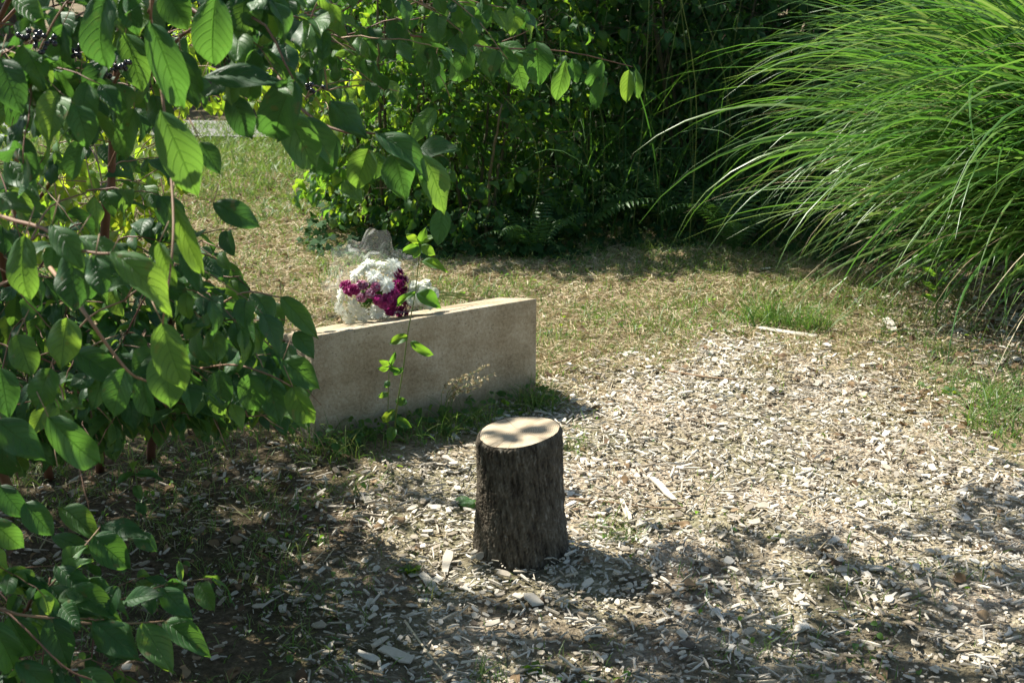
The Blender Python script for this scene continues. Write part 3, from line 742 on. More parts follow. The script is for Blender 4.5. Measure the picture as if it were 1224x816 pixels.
def shrub(name, label, cat, stems, anchors, dirs, ls, Ts, lm, sm=None, tm=None, pairs=3, Lt=.22, droop=.6, group=None, r0=.014, extra=None, rndc=None, berries=(), tr=.002):
    """stems: list of control point lists; anchors (M,3)"""
    b0 = np.asarray(stems[0][0], float)
    t = thing(name, label, cat, (b0[0], b0[1], float(gh(b0[0], b0[1]))), group)
    allp = []
    for s in stems:
        c = curve([np.array([s[0][0], s[0][1], float(gh(s[0][0], s[0][1])) - .03])] + [np.asarray(p, float) for p in s[1:]], 16)
        c[1:-1] += R.normal(0, .004, c[1:-1].shape)
        mb = MB(); tube(mb, c, r0, r0 * .45, 8, R.random()); mb.build('stem', sm or M_STEM, t)
        allp.append(c)
    allp = np.vstack(allp)
    lv, tw = MB(), MB()
    o_ = np.argsort([np.min(np.linalg.norm(allp - a, axis=1)) for a in anchors])
    pool = allp; anchors = np.asarray(anchors)[o_]; dirs = np.asarray(dirs)[o_]
    for a, d in zip(anchors, dirs):
        if KEEP[0] is not None and not KEEP[0](*proj(a)): continue
        # connect to the nearest stem point that lies lower
        if spray(lv, tw, a, d, Lt * (.7 + .6 * R.random()), pairs + int(R.integers(-1, 2)), ls, Ts, droop, tr, None if rndc is None else rndc) is False: continue
        dist = np.linalg.norm(pool - a, axis=1) + .8 * np.maximum(0, pool[:, 2] - a[2] + .02)
        j = int(np.argmin(dist)); q = pool[j]; gap = np.linalg.norm(a - q)
        if gap > .005:
            midp = (a + q) / 2 + np.array([0, 0, .12 * gap]) + R.normal(0, .04 * gap, 3)
            cc = curve([q, midp, a], 8); tube(tw, cc, min(.0018 + .003 * gap, r0 * .4), tr * .9, 5, R.random()); pool = np.vstack([pool, cc[2:]])
    if extra: extra(lv, tw, allp)
    tw.build('twigs', tm or M_TWIG, t)
    lv.build('foliage', lm, t)
    for c in berries:
        bb = MB(); V, Q, UV = sph(8, 5); st = MB()
        for i in range(int(R.integers(9, 15))):
            p = c + R.normal(0, .0095, 3) * np.array([1, 1, .6]); bb.add(p + V * (.0042 + .001 * R.random()), Q, UV, R.random())
            tube(st, curve([c + np.array([0, 0, .035]), p], 3), .0008, .0007, 3)
        o = bb.build('berry_cluster', M_BERRY, t); s_ = st.build('berry_stalks', M_TWIG, o); s_.location = (0, 0, 0)
    return t
def pix_anchors(regs):
    """regs: (x0,x1,y0,y1,Y0,Y1,n) -> random points"""
    A = []
    for x0, x1, y0, y1, Y0, Y1, n in regs:
        for i in range(n):
            A.append(at(x0 + (x1 - x0) * R.random(), y0 + (y1 - y0) * R.random(), Y0 + (Y1 - Y0) * R.random()))
    return np.array(A)

# hand placed leaves of the near dogwood: base px, tip px, width px, distance, tilt (0 hangs facing the camera, 1 faces the sky)
HL = [
 (128, -6, 104, 56, 44, 2.25, 1.0), (180, 26, 215, 114, 40, 2.3, .5), (192, 132, 236, 226, 50, 2.2, .7), (258, -4, 246, 74, 50, 2.35, .1),
 (352, 96, 318, 162, 50, 2.4, .05), (242, 92, 328, 78, 34, 2.4, .5), (12, 160, 36, 184, 28, 2.6, 1.), (8, 190, 46, 230, 32, 2.6, .9),
 (-8, 232, 34, 244, 30, 2.4, 1.), (255, 242, 300, 262, 32, 2.5, .2), (292, -6, 288, 44, 46, 2.5, -.2), (330, -6, 332, 42, 34, 2.6, -.2),
 (60, 22, 20, 30, 24, 2.4, 1.2), (150, 40, 168, 110, 40, 2.5, .2), (95, 100, 60, 150, 34, 2.6, .3), (120, 120, 108, 160, 30, 2.5, .3),
 (30, 282, 14, 348, 44, 2.2, .8), (62, 268, 92, 300, 34, 2.15, .9), (88, 300, 84, 372, 48, 2.15, .9), (114, 306, 120, 352, 32, 2.1, .8),
 (92, 282, 146, 298, 30, 2.2, 1.), (134, 300, 194, 342, 42, 2.1, .85), (190, 290, 206, 344, 22, 2.15, -.3), (194, 386, 214, 470, 48, 2.1, .0),
 (200, 418, 198, 488, 52, 2.3, .2), (150, 440, 128, 498, 42, 2.4, .2), (170, 452, 176, 500, 30, 2.5, .2), (262, 442, 264, 492, 34, 2.8, .1),
 (298, 446, 304, 494, 36, 2.8, .1), (322, 452, 334, 508, 36, 2.85, .1), (350, 462, 368, 510, 38, 2.8, .1), (336, 354, 380, 402, 26, 2.9, .5),
 (338, 430, 378, 458, 34, 2.85, .4), (352, 396, 376, 424, 26, 2.9, .9), (-6, 500, 52, 546, 44, 2.3, .3), (58, 498, 106, 552, 44, 2.35, .3),
 (205, 240, 240, 330, 26, 2.3, .6), (218, 300, 236, 345, 20, 2.4, .7), (80, 380, 70, 440, 44, 2.4, .6), (90, 420, 150, 455, 36, 2.5, .5),
 (20, 400, 36, 450, 40, 2.5, .2), (60, 440, 40, 490, 40, 2.5, .2), (0, 440, 10, 500, 40, 2.4, .1), (140, 60, 100, 90, 30, 2.4, .9),
 (215, 60, 232, 130, 34, 2.5, .2), (0, 70, 20, 130, 44, 2.3, .6), (40, 60, 52, 110, 34, 2.4, .2), (275, 112, 296, 160, 34, 2.6, .1),
 (160, 130, 140, 190, 34, 2.6, .2), (100, 170, 80, 210, 30, 2.6, .4), (240, 170, 262, 205, 26, 2.6, .2), (340, 130, 372, 190, 44, 2.6, .5),
 (20, 0, 50, 24, 26, 2.4, 1.), (200, -10, 220, 30, 40, 2.5, .4), (160, -8, 168, 40, 40, 2.6, .2), (75, 30, 62, 84, 36, 2.5, .3), (305, 60, 290, 110, 36, 2.6, .2)]
# leaves of the branch reaching into the middle
HM = [(450, 160, 502, 180, 36, 3.0, 1.), (470, 182, 488, 240, 40, 3.0, .3), (504, 184, 540, 244, 38, 3.0, .4), (500, 180, 542, 170, 34, 3.05, .8),
      (440, 178, 424, 226, 36, 3.05, .1), (452, 182, 448, 214, 26, 3.1, .1), (412, 215, 432, 240, 26, 3.1, .6), (400, 160, 380, 205, 34, 3.0, .2),
      (395, 120, 440, 160, 36, 3.0, .5), (360, 140, 400, 180, 34, 2.9, .6), (520, 130, 490, 168, 24, 3.2, .6), (530, 250, 522, 290, 26, 3.3, .8)]
HR = [(596, 52, 640, 62, 22, 3.9, .9), (612, 62, 628, 108, 38, 3.9, .1), (640, 50, 646, 100, 36, 3.9, .2), (676, 72, 666, 120, 22, 3.9, -.2), (684, 70, 690, 98, 16, 3.9, -.2),
      (720, 72, 706, 100, 18, 3.9, -.2), (722, 90, 708, 128, 20, 3.9, .3), (752, 84, 748, 122, 18, 3.9, -.2), (760, 84, 764, 110, 12, 3.9, .4), (560, 50, 548, 96, 28, 3.8, .1),
      (520, 56, 500, 84, 26, 3.7, .2), (500, 40, 520, 76, 26, 3.7, .1), (470, 20, 480, 60, 26, 3.6, .4), (440, 35, 425, 80, 32, 3.5, .1), (540, 40, 556, 66, 22, 3.7, .7), (580, 56, 586, 96, 22, 3.8, -.1)]
def hero_leaves(tab, lv, tw=None):
    for bx, by, tx, ty, w, Y, k in tab:
        b = at(bx, by, Y); L0 = math.hypot(tx - bx, ty - by)
        tip = at(tx, ty, Y - .02 - .03 * max(k, 0) * R.random() * 1.5)
        D = tip - b; ln = np.linalg.norm(D)
        N_ = np.array([R.normal(0, .15), -1., .15 + 1.3 * k]) + (np.array([0, 0, .1]))
        T = HERO[int(R.integers(0, len(HERO)))]
        X, Yx, Z = frames(D[None], N_[None])
        tl = T[0][:, 1].max(); sy = ln / tl * 1.04
        ww = (w / F * Y) / (T[0][:, 0].max() - T[0][:, 0].min())
        lv.inst(T, b[None], X, Yx, Z, np.array([[ww, sy, (ww + sy) / 2]]), np.array([np.clip(.5 + R.normal(0, .25), 0, 1)]))
def twig_px(tw, pts, r0=.003, r1=.0018):
    tube(tw, curve([at(x, y, Y) for x, y, Y in pts], 14), r0, r1, 6, R.random())

def keep_near(px, py):
    low = np.interp(px, [-200, 30, 90, 170, 330, 380], [575, 565, 545, 522, 502, 505])
    right = np.interp(py, [-50, 40, 130, 200, 260, 330, 360, 420, 500], [420, 400, 330, 250, 270, 280, 325, 355, 372])
    return (py < low) & (px < right) & ~win(px, py, [(238, 345, 128, 250)])
def keep_arch(px, py):
    return (py < np.interp(px, [200, 330, 430, 560, 760], [110, 120, 120, 90, 60]))
def keep_sunny(px, py):
    return ~win(px, py, [(225, 350, 138, 400), (150, 460, 300, 600), (262, 460, 200, 600)])
def near_dogwood():
    KEEP[0] = keep_near
    def extra(lv, tw, allp):
        hero_leaves(HL, lv); 
        twig_px(tw, [(-60, 225, 2.5), (0, 258, 2.3), (52, 273, 2.2), (84, 295, 2.15), (118, 303, 2.12), (138, 302, 2.1)], .004, .002)
        twig_px(tw, [(60, 320, 2.5), (100, 372, 2.3), (128, 412, 2.3), (156, 446, 2.3), (175, 455, 2.35)], .004, .002)
        twig_px(tw, [(180, 20, 2.5), (196, 130, 2.4), (206, 230, 2.25), (206, 300, 2.15), (194, 388, 2.1)], .0028, .0016)
        twig_px(tw, [(110, 150, 3.), (176, 20, 2.5), (182, -20, 2.3), (180, 28, 2.3)], .004, .002)
        twig_px(tw, [(240, 440, 3.), (280, 436, 2.85), (322, 448, 2.82), (352, 464, 2.8)], .003, .0016)
        twig_px(tw, [(240, 380, 3.1), (290, 350, 3.), (338, 356, 2.9)], .003, .0016)
        twig_px(tw, [(-20, 100, 2.6), (30, 118, 2.5), (75, 145, 2.5)], .003, .002)
        twig_px(tw, [(130, 200, 3.6), (200, 60, 2.8), (300, 20, 2.5), (352, 98, 2.4)], .004, .0018)
        for bx, by, tx, ty, w, Y, k in HL:      # petioles
            if R.random() < .8:
                p = at(bx, by, Y); q = p + np.array([R.normal(0, .012), .02, .025 + .02 * R.random()]); tube(tw, curve([p, q], 3), .0009, .0011, 4, .8)
    regs = [(-40, 120, -40, 120, 2.4, 3.4, 20), (120, 300, -40, 60, 2.5, 3.4, 16), (-60, 140, 120, 330, 2.7, 3.6, 16), (-60, 200, 330, 470, 2.6, 3.6, 34),
            (-60, 90, 430, 560, 2.5, 3.4, 16), (140, 360, 380, 450, 2.9, 3.6, 24), (150, 290, 250, 400, 2.7, 3.5, 12), (0, 260, 440, 490, 3.0, 3.7, 22), (300, 420, -30, 70, 2.7, 3.4, 9),
            (-60, 330, 290, 490, 3.3, 4.2, 120), (-60, 200, 440, 560, 2.9, 3.9, 60), (100, 340, 440, 500, 3.0, 3.6, 22), (-60, 180, 40, 300, 3.4, 4.2, 18)]
    A = pix_anchors(regs); c = np.array([-1.1, 3.5, 1.0])
    D = norm((A - c) * np.array([1, .6, .3]) + R.normal(0, .35, A.shape) + np.array([.3, -.3, 0]))
    stems = [[gnd(118, 560), at(126, 300, 3.75), at(131, 200, 3.7), at(138, 85, 3.6), at(160, -90, 3.4)],
             [gnd(60, 570), at(20, 380, 3.5), at(-40, 150, 3.2), at(-30, -80, 3.0)],
             [gnd(180, 545), at(190, 440, 3.8), at(215, 350, 3.7), at(230, 290, 3.6)],
             [gnd(20, 600), at(-60, 430, 3.0), at(-120, 200, 2.6), at(-60, -100, 2.4)]]
    B = [at(38, 42, 2.35), at(50, 52, 2.35), at(125, 88, 2.4), at(142, 80, 2.4), at(275, 66, 2.6), at(372, 108, 2.8), at(95, 62, 2.5)]
    shrub('dogwood_shrub', 'large dogwood shrub with drooping ribbed leaves filling the left side beside the stone', 'shrub', stems, A, D, .098, HERO, M_DOG, extra=extra, berries=B, r0=.015, droop=.7)
    KEEP[0] = keep_arch
    # long branches that cross the middle: a taller dogwood whose trunk stands behind the first
    def ex2(lv, tw, allp):
        hero_leaves(HM, lv); hero_leaves(HR, lv)
        twig_px(tw, [(300, 40, 3.4), (360, 130, 3.1), (412, 158, 3.0), (450, 160, 3.0), (476, 182, 3.0), (506, 184, 3.0)], .004, .0018)
        twig_px(tw, [(400, 10, 3.6), (420, 28, 3.6), (450, 38, 3.6), (530, 47, 3.75), (590, 58, 3.85), (648, 59, 3.9), (700, 66, 3.9), (756, 80, 3.9)], .0045, .0014)
        twig_px(tw, [(600, 50, 3.88), (625, 40, 3.88), (648, 28, 3.88)], .0018, .0012)
    A = pix_anchors([(300, 420, -20, 60, 3.2, 4., 14), (390, 560, -30, 30, 3.4, 4., 10), (340, 400, 60, 130, 3.0, 3.6, 5)])
    D = norm(R.normal(0, .4, A.shape) + np.array([.8, -.2, -.1]))
    stems = [[np.array([-1.75, 4.9, 0]), np.array([-1.7, 4.8, .8]), np.array([-1.4, 4.4, 1.6]), np.array([-.9, 3.9, 1.85]), at(400, 10, 3.6)],
             [np.array([-1.8, 4.95, 0]), np.array([-1.75, 4.6, .9]), np.array([-1.3, 4.0, 1.6]), at(300, 40, 3.4)]]
    shrub('arching_dogwood', 'taller dogwood arching thin leafy branches over the top of the clearing', 'shrub', stems, A, D, .09, HERO, M_DOG, extra=ex2, r0=.012, droop=.7)
near_dogwood(); KEEP[0] = None

def low_shrub():
    T_ = [(74, 606, 114, 634, 32, 2.85, 1.1), (112, 640, 152, 676, 42, 2.75, .6), (122, 626, 176, 642, 36, 2.8, .8), (160, 638, 182, 650, 24, 2.85, .6), (62, 640, 100, 650, 24, 2.8, .6),
          (10, 736, 38, 786, 44, 2.5, .9), (-10, 742, 20, 800, 40, 2.45, .7), (62, 738, 78, 796, 44, 2.5, .6), (112, 742, 164, 784, 44, 2.55, .9), (170, 744, 206, 802, 42, 2.55, .9),
          (148, 718, 188, 704, 28, 2.6, 1.), (192, 702, 230, 738, 32, 2.6, .9), (196, 742, 248, 776, 34, 2.6, .8), (68, 676, 96, 700, 30, 2.65, .9), (30, 690, 60, 720, 30, 2.6, .9),
          (80, 704, 140, 730, 34, 2.6, 1.), (105, 690, 128, 712, 26, 2.65, .5), (0, 700, 40, 690, 26, 2.6, 1.), (95, 800, 130, 818, 30, 2.45, .9), (60, 700, 90, 735, 34, 2.6, .9), (140, 700, 120, 740, 30, 2.6, .9),
          (0, 580, 26, 620, 34, 2.6, .2), (30, 600, 60, 640, 36, 2.6, .3), (-10, 620, 20, 655, 34, 2.6, .3), (214, 670, 216, 696, 10, 2.7, .3), (20, 790, 60, 820, 34, 2.45, .7)]
    def ex(lv, tw, allp):
        hero_leaves(T_, lv)
        twig_px(tw, [(-60, 680, 2.6), (0, 727, 2.5), (60, 738, 2.5), (112, 745, 2.55), (170, 744, 2.57), (196, 742, 2.6)], .0035, .0018)
        twig_px(tw, [(20, 740, 2.65), (60, 700, 2.62), (110, 642, 2.75), (122, 626, 2.8)], .0028, .0016)
        twig_px(tw, [(-20, 770, 2.55), (0, 727, 2.5), (75, 795, 2.4), (110, 812, 2.4)], .0025, .0018)
    A = pix_anchors([(-60, 120, 740, 860, 2.5, 2.8, 9), (-80, 20, 640, 740, 2.5, 2.9, 5), (20, 150, 700, 760, 2.7, 2.9, 5)])
    D = norm(R.normal(0, .4, A.shape) + np.array([.5, -.2, .2]))
    stems = [[gnd(-20, 800), at(20, 740, 2.65), at(60, 690, 2.65)], [gnd(-80, 780), at(-60, 680, 2.6), at(-20, 600, 2.6)]]
    shrub('dogwood_sapling', 'low dogwood sapling with broad oval leaves in the bottom left corner', 'shrub', stems, A, D, .085, HERO, M_DOG, extra=ex, r0=.006, droop=.4)
low_shrub()

# small upright seedling with round leaves in the dark soil
def seedling(name, label, base, pts, leaves, Y, r=.0018, lm=None, stemm=None, top=()):
    t = thing(name, label, 'seedling', base)
    mb = MB(); tube(mb, curve([base] + [at(x, y, yy) for x, y, yy in pts], 14), r * 1.3, r * .7, 6); mb.build('stem', stemm or M_GSTEM, t)
    lv = MB(); hero_leaves(leaves, lv); lv.build('leaves', lm or M_DOG, t)
    return t
b = gnd(165, 640)
seedling('young_seedling', 'tiny upright seedling with four pale round leaves in the dark soil', b, [(166, 610, b[1]), (162, 560, b[1])],
         [(160, 566, 144, 570, 12, 3.05, .8), (162, 566, 180, 563, 12, 3.05, .8), (160, 565, 159, 550, 8, 3.05, .8), (163, 580, 166, 592, 14, 3.04, .6), (165, 600, 172, 614, 14, 3.03, .6)], 3.05)
def stone_sapling():
    b = gnd(470, 532); Y = 4.42
    t = thing('young_sapling', 'slender sapling with sparse toothed leaves standing before the beige stone', 'sapling', b)
    mb = MB(); tube(mb, curve([b, at(474, 490, Y), at(482, 440, Y), at(488, 395, Y), at(497, 345, Y), at(502, 292, Y)], 24), .0035, .0014, 6)
    mb.build('stem', M_GSTEM, t)
    mb = MB(); tube(mb, curve([b + np.array([-.02, 0, 0]), at(464, 480, Y), at(465, 440, Y)], 12), .002, .0012, 6)
    mb.build('side_shoot', M_GSTEM, t)
    L_ = [(502, 292, 508, 275, 12, Y, -.2), (502, 290, 486, 280, 11, Y, .2), (501, 293, 482, 302, 12, Y, -.2), (503, 293, 516, 302, 13, Y, .1), (503, 290, 515, 280, 9, Y, .6), (500, 294, 494, 308, 12, Y, .1),
          (504, 312, 532, 318, 12, Y, .7), (498, 350, 526, 362, 20, Y, .4), (497, 350, 478, 356, 9, Y, .5), (487, 402, 468, 408, 13, Y, .3), (491, 408, 516, 426, 13, Y, -.1),
          (466, 436, 454, 432, 9, Y, -.2), (466, 438, 476, 444, 9, Y, -.2), (465, 440, 455, 442, 8, Y, -.2), (466, 436, 472, 424, 7, Y, -.2), (465, 470, 452, 473, 8, Y, .3),
          (473, 478, 486, 482, 12, Y, -.1), (472, 490, 460, 500, 12, Y, .2), (474, 500, 490, 510, 12, Y, .1), (470, 510, 466, 526, 14, Y, .2), (466, 455, 460, 462, 8, Y, .1), (482, 440, 472, 446, 8, Y, .1)]
    lv = MB(); hero_leaves(L_, lv); lv.build('leaves', M_DOGM, t)
stone_sapling()
def tuft(name, label, c, n, L, W, lean, m=M_GRASS, droop=1.2, cat='grass tuft', rad=.05, az=None, group=None, green=0.):
    mb = MB(); a = R.random(n) * 6.283 if az is None else az + R.normal(0, .7, n)
    rr = rad * np.sqrt(R.random(n)); b = R.random(n) * 6.283
    P = np.stack([c[0] + rr * np.cos(b), c[1] + rr * np.sin(b), gh(c[0] + rr * np.cos(b), c[1] + rr * np.sin(b))], 1)
    ribbon(mb, P, a, L * (.45 + .6 * R.random(n)), W * (.6 + .7 * R.random(n)), lean * R.random(n), droop * (.4 + .9 * R.random(n)), np.clip(R.random(n) - green, 0, 1), 7)
    return tag(mb.build(name, m), label, cat, group)
g = gnd
def P2(px, py): return gnd(px, py)
tuft('grass_tuft', 'thick grass tuft against the middle of the stone foot', P2(562, 515), 90, .18, .0035, 1.1, rad=.09)
tuft('grass_tuft', 'grass tuft between the sapling and the stump', P2(510, 528), 110, .16, .0032, 1.0, rad=.10)
tuft('grass_tuft', 'leafy grass tuft at the right hand corner of the stone', P2(644, 492), 110, .17, .0038, .9, rad=.08)
tuft('grass_tuft', 'grass tuft in the sun left of the green patch', P2(915, 388), 200, .17, .005, .7, rad=.11, green=.2)
tuft('grass_tuft', 'bright grass tuft at the edge of the mulch below the silver grass', P2(965, 392), 180, .16, .005, .7, rad=.10, green=.2)
tuft('grass_tuft', 'weedy grass tuft at the right border of the picture', P2(1205, 510), 180, .2, .004, 1.0, rad=.16, green=.2)
tuft('grass_tuft', 'thin grass tuft just behind the border tuft', P2(1180, 478), 120, .16, .004, 1.0, rad=.14, green=.2)
tuft('grass_tuft', 'pale grass tuft on the mulch right of the stump', P2(735, 640), 60, .1, .0028, 1.2, rad=.08)
tuft('grass_tuft', 'small grass sprig right at the front of the stump', P2(512, 712), 30, .09, .0025, 1.3, rad=.03)
tuft('grass_tuft', 'grass tuft at the bottom edge below the stump', P2(590, 812), 50, .09, .003, 1.1, rad=.06)
tuft('grass_tuft', 'grass tuft low against the stone foot right of the sapling', P2(600, 498), 55, .12, .0035, 1.1, rad=.08)
tuft('grass_tuft', 'shaded grass tuft at the stone foot left of the sapling', P2(430, 540), 70, .13, .004, 1.1, rad=.11)
tuft('grass_tuft', 'shaded grass tuft under the shrub tips beside the stone', P2(385, 545), 110, .15, .004, 1.1, rad=.11)
tuft('grass_tuft', 'sparse grass tuft in the mulch above the stump', P2(690, 540), 60, .08, .003, 1.2, rad=.08)
def foot_plants():
    mb = MB(); n = 270; a = R.random(n) * 1.05 - .03; off = -.03 - .13 * R.random(n) ** 1.5
    p = BA[None] + (BB - BA)[None] * a[:, None] + BN[None] * off[:, None]
    k = R.random(n) < np.interp(a, [0, .3, .6, .9, 1.05], [1, .9, .45, .3, .9]); p = p[k]; M = len(p)
    P = np.stack([p[:, 0], p[:, 1], gh(p[:, 0], p[:, 1]) + .01 + .07 * R.random(M) ** 1.6], 1)
    D = rdir(M); D[:, 2] = .3 * R.normal(size=M); put_leaves(mb, MID, P, D, np.stack([R.normal(0, .5, M), -.4 + R.normal(0, .4, M), np.ones(M)], 1), .025 + .03 * R.random(M))
    tag(mb.build('creeping_weeds', M_DOGM), 'low creeping weeds crowding the foot of the stone', 'weeds', kind='stuff')
foot_plants()
# seed heads in front of the stone
def seed_grass():
    b = P2(528, 520); t = thing('seeding_grass', 'wispy grass stalks in seed leaning across the stone face', 'seed grass', b)
    st = MB(); hd = MB()
    for i in range(9):
        e = at(548 + 45 * R.random(), 428 + 40 * R.random(), b[1] - .05 + .15 * R.random())
        c = curve([b + np.array([R.normal(0, .02), R.normal(0, .02), 0]), (b + e) / 2 + np.array([-.03, 0, .05]), e], 12)
        tube(st, c, .0011, .0006, 4, .5)
        M = 40; k = 6 + (R.random(M) * 6).astype(int); k = np.minimum(k, 11)
        D = norm(np.array([.6, 0, .5]) + R.normal(0, .5, (M, 3)))
        put_leaves(hd, LOW, c[k] + D * .004, D, norm(R.normal(size=(M, 3))), .008 + .008 * R.random(M))
    st.build('stalks', M_GRASS, t); hd.build('seed_heads', M_DRY, t)
seed_grass()

# ------------------------------------------------------------------ ornamental silver grass
def silver_grass():
    c = np.array([2.88, 6.4]); t = thing('silver_grass', 'tall fountain of arching silver grass blades on the right', 'ornamental grass', (c[0], c[1], float(gh(*c))))
    def blades(n, Lr, W, leanr, droopr, azc, azs, seg=16, base_r=.32):
        mb = MB(); a = azc + R.normal(0, azs, n)
        b = R.random(n) * 6.283; rr = base_r * np.sqrt(R.random(n))
        P = np.stack([c[0] + rr * np.cos(b), c[1] + rr * np.sin(b), np.zeros(n)], 1)
        L = Lr[0] + (Lr[1] - Lr[0]) * R.random(n); lean = leanr[0] + (leanr[1] - leanr[0]) * R.random(n)
        dr = droopr[0] + (droopr[1] - droopr[0]) * R.random(n)
        vblade(mb, P, a, L, W * (.6 + .7 * R.random(n)), lean, dr, R.random(n), seg)
        return mb
    def vblade(mb, P, A, L, W, lean, droop, rnd, seg):
        M = len(P); tt = np.linspace(0, 1, seg + 1)
        el = (math.pi / 2 - lean)[:, None] - droop[:, None] * tt[None] ** 1.7
        az = A[:, None] + R.normal(0, .4, M)[:, None] * tt[None] ** 2
        st = (L / seg)[:, None]
        cx = np.concatenate([np.zeros((M, 1)), np.cumsum(np.cos(el[:, :-1]) * np.cos(az[:, :-1]) * st, 1)], 1)
        cy = np.concatenate([np.zeros((M, 1)), np.cumsum(np.cos(el[:, :-1]) * np.sin(az[:, :-1]) * st, 1)], 1)
        cz = np.concatenate([np.zeros((M, 1)), np.cumsum(np.sin(el[:, :-1]) * st, 1)], 1)
        C = P[:, None] + np.stack([cx, cy, cz], -1)
        T = norm(np.stack([np.cos(el) * np.cos(az), np.cos(el) * np.sin(az), np.sin(el)], -1))
        S = np.stack([-np.sin(az), np.cos(az), np.zeros_like(az)], -1)
        tw = R.normal(0, .5, M)[:, None, None] + R.normal(0, .8, M)[:, None, None] * tt[None, :, None]
        U = np.cross(S, T); S2 = S * np.cos(tw) + U * np.sin(tw); U2 = np.cross(S2, T)
        w = (W[:, None] * np.clip(np.minimum(1, .55 + 2 * tt[None]) * (1 - tt[None] ** 3), .04, 1) * .5)[..., None]
        V = np.stack([C - S2 * w + U2 * w * .35, C, C + S2 * w + U2 * w * .35], 2)
        idx = np.arange(M * (seg + 1) * 3).reshape(M, seg + 1, 3)
        q = np.concatenate([np.stack([idx[:, :-1, k], idx[:, :-1, k + 1], idx[:, 1:, k + 1], idx[:, 1:, k]], -1).reshape(-1, 4) for k in (0, 1)])
        UV = np.zeros((M, seg + 1, 3, 2)); UV[..., 1, 0] = .5; UV[..., 2, 0] = 1; UV[..., 1] = tt[None, :, None]
        mb.add(V.reshape(-1, 3), q, UV.reshape(-1, 2), np.repeat(rnd, (seg + 1) * 3))
    mb = blades(1150, (1.4, 2.5), .021, (.1, .75), (1.1, 2.3), math.pi * 1.02, .75)
    for k in (blades(650, (1.3, 2.3), .018, (.1, .7), (1.1, 2.2), 0, 2.5), blades(520, (1.2, 2.05), .018, (.45, 1.05), (.9, 1.7), math.pi * 1.08, .6)):
        for i in range(len(k.v)): mb.add(k.v[i], k.q[i], k.uv[i], k.r[i])
    mb.build('leaf_blades', M_MISC, t)
    d = blades(260, (1.1, 2.1), .007, (.2, 1.0), (1.0, 2.2), math.pi * 1.05, .8); d.build('dead_blades', M_DRY, t)
silver_grass()

# ------------------------------------------------------------------ back: ferns, ivy, undergrowth shrubs, trees
def fern(c, n, L, label):
    t = thing('fern', label, 'fern', (c[0], c[1], float(gh(c[0], c[1]))), 'ferns in the dark thicket')
    T = leaf_T(3, 5, .5, .3, 0, .15)
    for i in range(n):
        a = i / n * 6.283 + R.normal(0, .3); el0 = 1.15 + R.normal(0, .15); Lf = L * (.8 + .4 * R.random())
        s = np.linspace(0, 1, 26); el = el0 - 1.7 * s ** 1.4; st = Lf / 25
        hx = np.concatenate([[0], np.cumsum(np.cos(el[:-1]) * st)]); hz = np.concatenate([[0], np.cumsum(np.sin(el[:-1]) * st)])
        C = np.stack([c[0] + hx * math.cos(a), c[1] + hx * math.sin(a), gh(c[0], c[1]) + hz], 1)
        mb = MB(); tube(mb, C, .0025, .0008, 4, .4)
        tg = norm(np.gradient(C, axis=0)); sd = np.array([-math.sin(a), math.cos(a), 0]); up = np.cross(sd, tg) ; up = up * np.sign(up[:, 2:3] + 1e-6)
        for k in range(2, 26):
            for q in (0,):
                kk = min(k + q, 25); f = kk / 25; ln = Lf * .15 * math.sin(min(1, f * 1.25 + .12) * 2.6) * (1 - f ** 5) + .01
                p = C[k] + (C[min(k + 1, 25)] - C[k]) * q
                for s_ in (-1, 1):
                    d = sd * s_ + tg[k] * .45 - np.array([0, 0, .15]); put_leaves(mb, [T], p, d, up[k] + R.normal(0, .1, 3), [ln])
        mb.build('frond', M_FERN, t)
fern(at(690, 240, 7.5) * [1, 1, 0], 8, .62, 'fern under the tip of the long dogwood branch')
fern(at(810, 220, 7.7) * [1, 1, 0], 9, .7, 'fern beside the outermost blades of silver grass')
fern(at(880, 230, 7.3) * [1, 1, 0], 8, .6, 'fern half hidden behind the silver grass tips')
fern(at(640, 270, 7.2) * [1, 1, 0], 7, .5, 'small fern above the ivy right of the bouquet')
fern(at(745, 180, 8.1) * [1, 1, 0], 8, .75, 'tall fern standing deepest in the thicket')

def ivy():
    mb = MB(); n = 9000
    x = -1.15 + 5.75 * R.random(n); y = 7.1 + 2.6 * R.random(n) ** 1.4
    px, py = proj(np.stack([x, y, 0 * x], -1))
    front = 7.15 + .5 * smooth(-.6, -1.6, x) + (fbm(x * 2.2, y * 0 + 3, 2) - .5) * .9
    k = y > front; x, y = x[k], y[k]; M = len(x)
    z = gh(x, y) + .02 + .22 * R.random(M) * smooth(0, .5, y - front[k])
    D = rdir(M); D[:, 2] = -.4; N_ = np.stack([R.normal(0, .4, M), R.normal(-.5, .4, M), np.ones(M)], 1)
    put_leaves(mb, IVY, np.stack([x, y, z], 1), D, N_, .03 + .035 * R.random(M))
    tag(mb.build('ivy_cover', M_IVY), 'dark ivy carpet at the foot of the thicket', 'ivy', kind='stuff')
ivy()

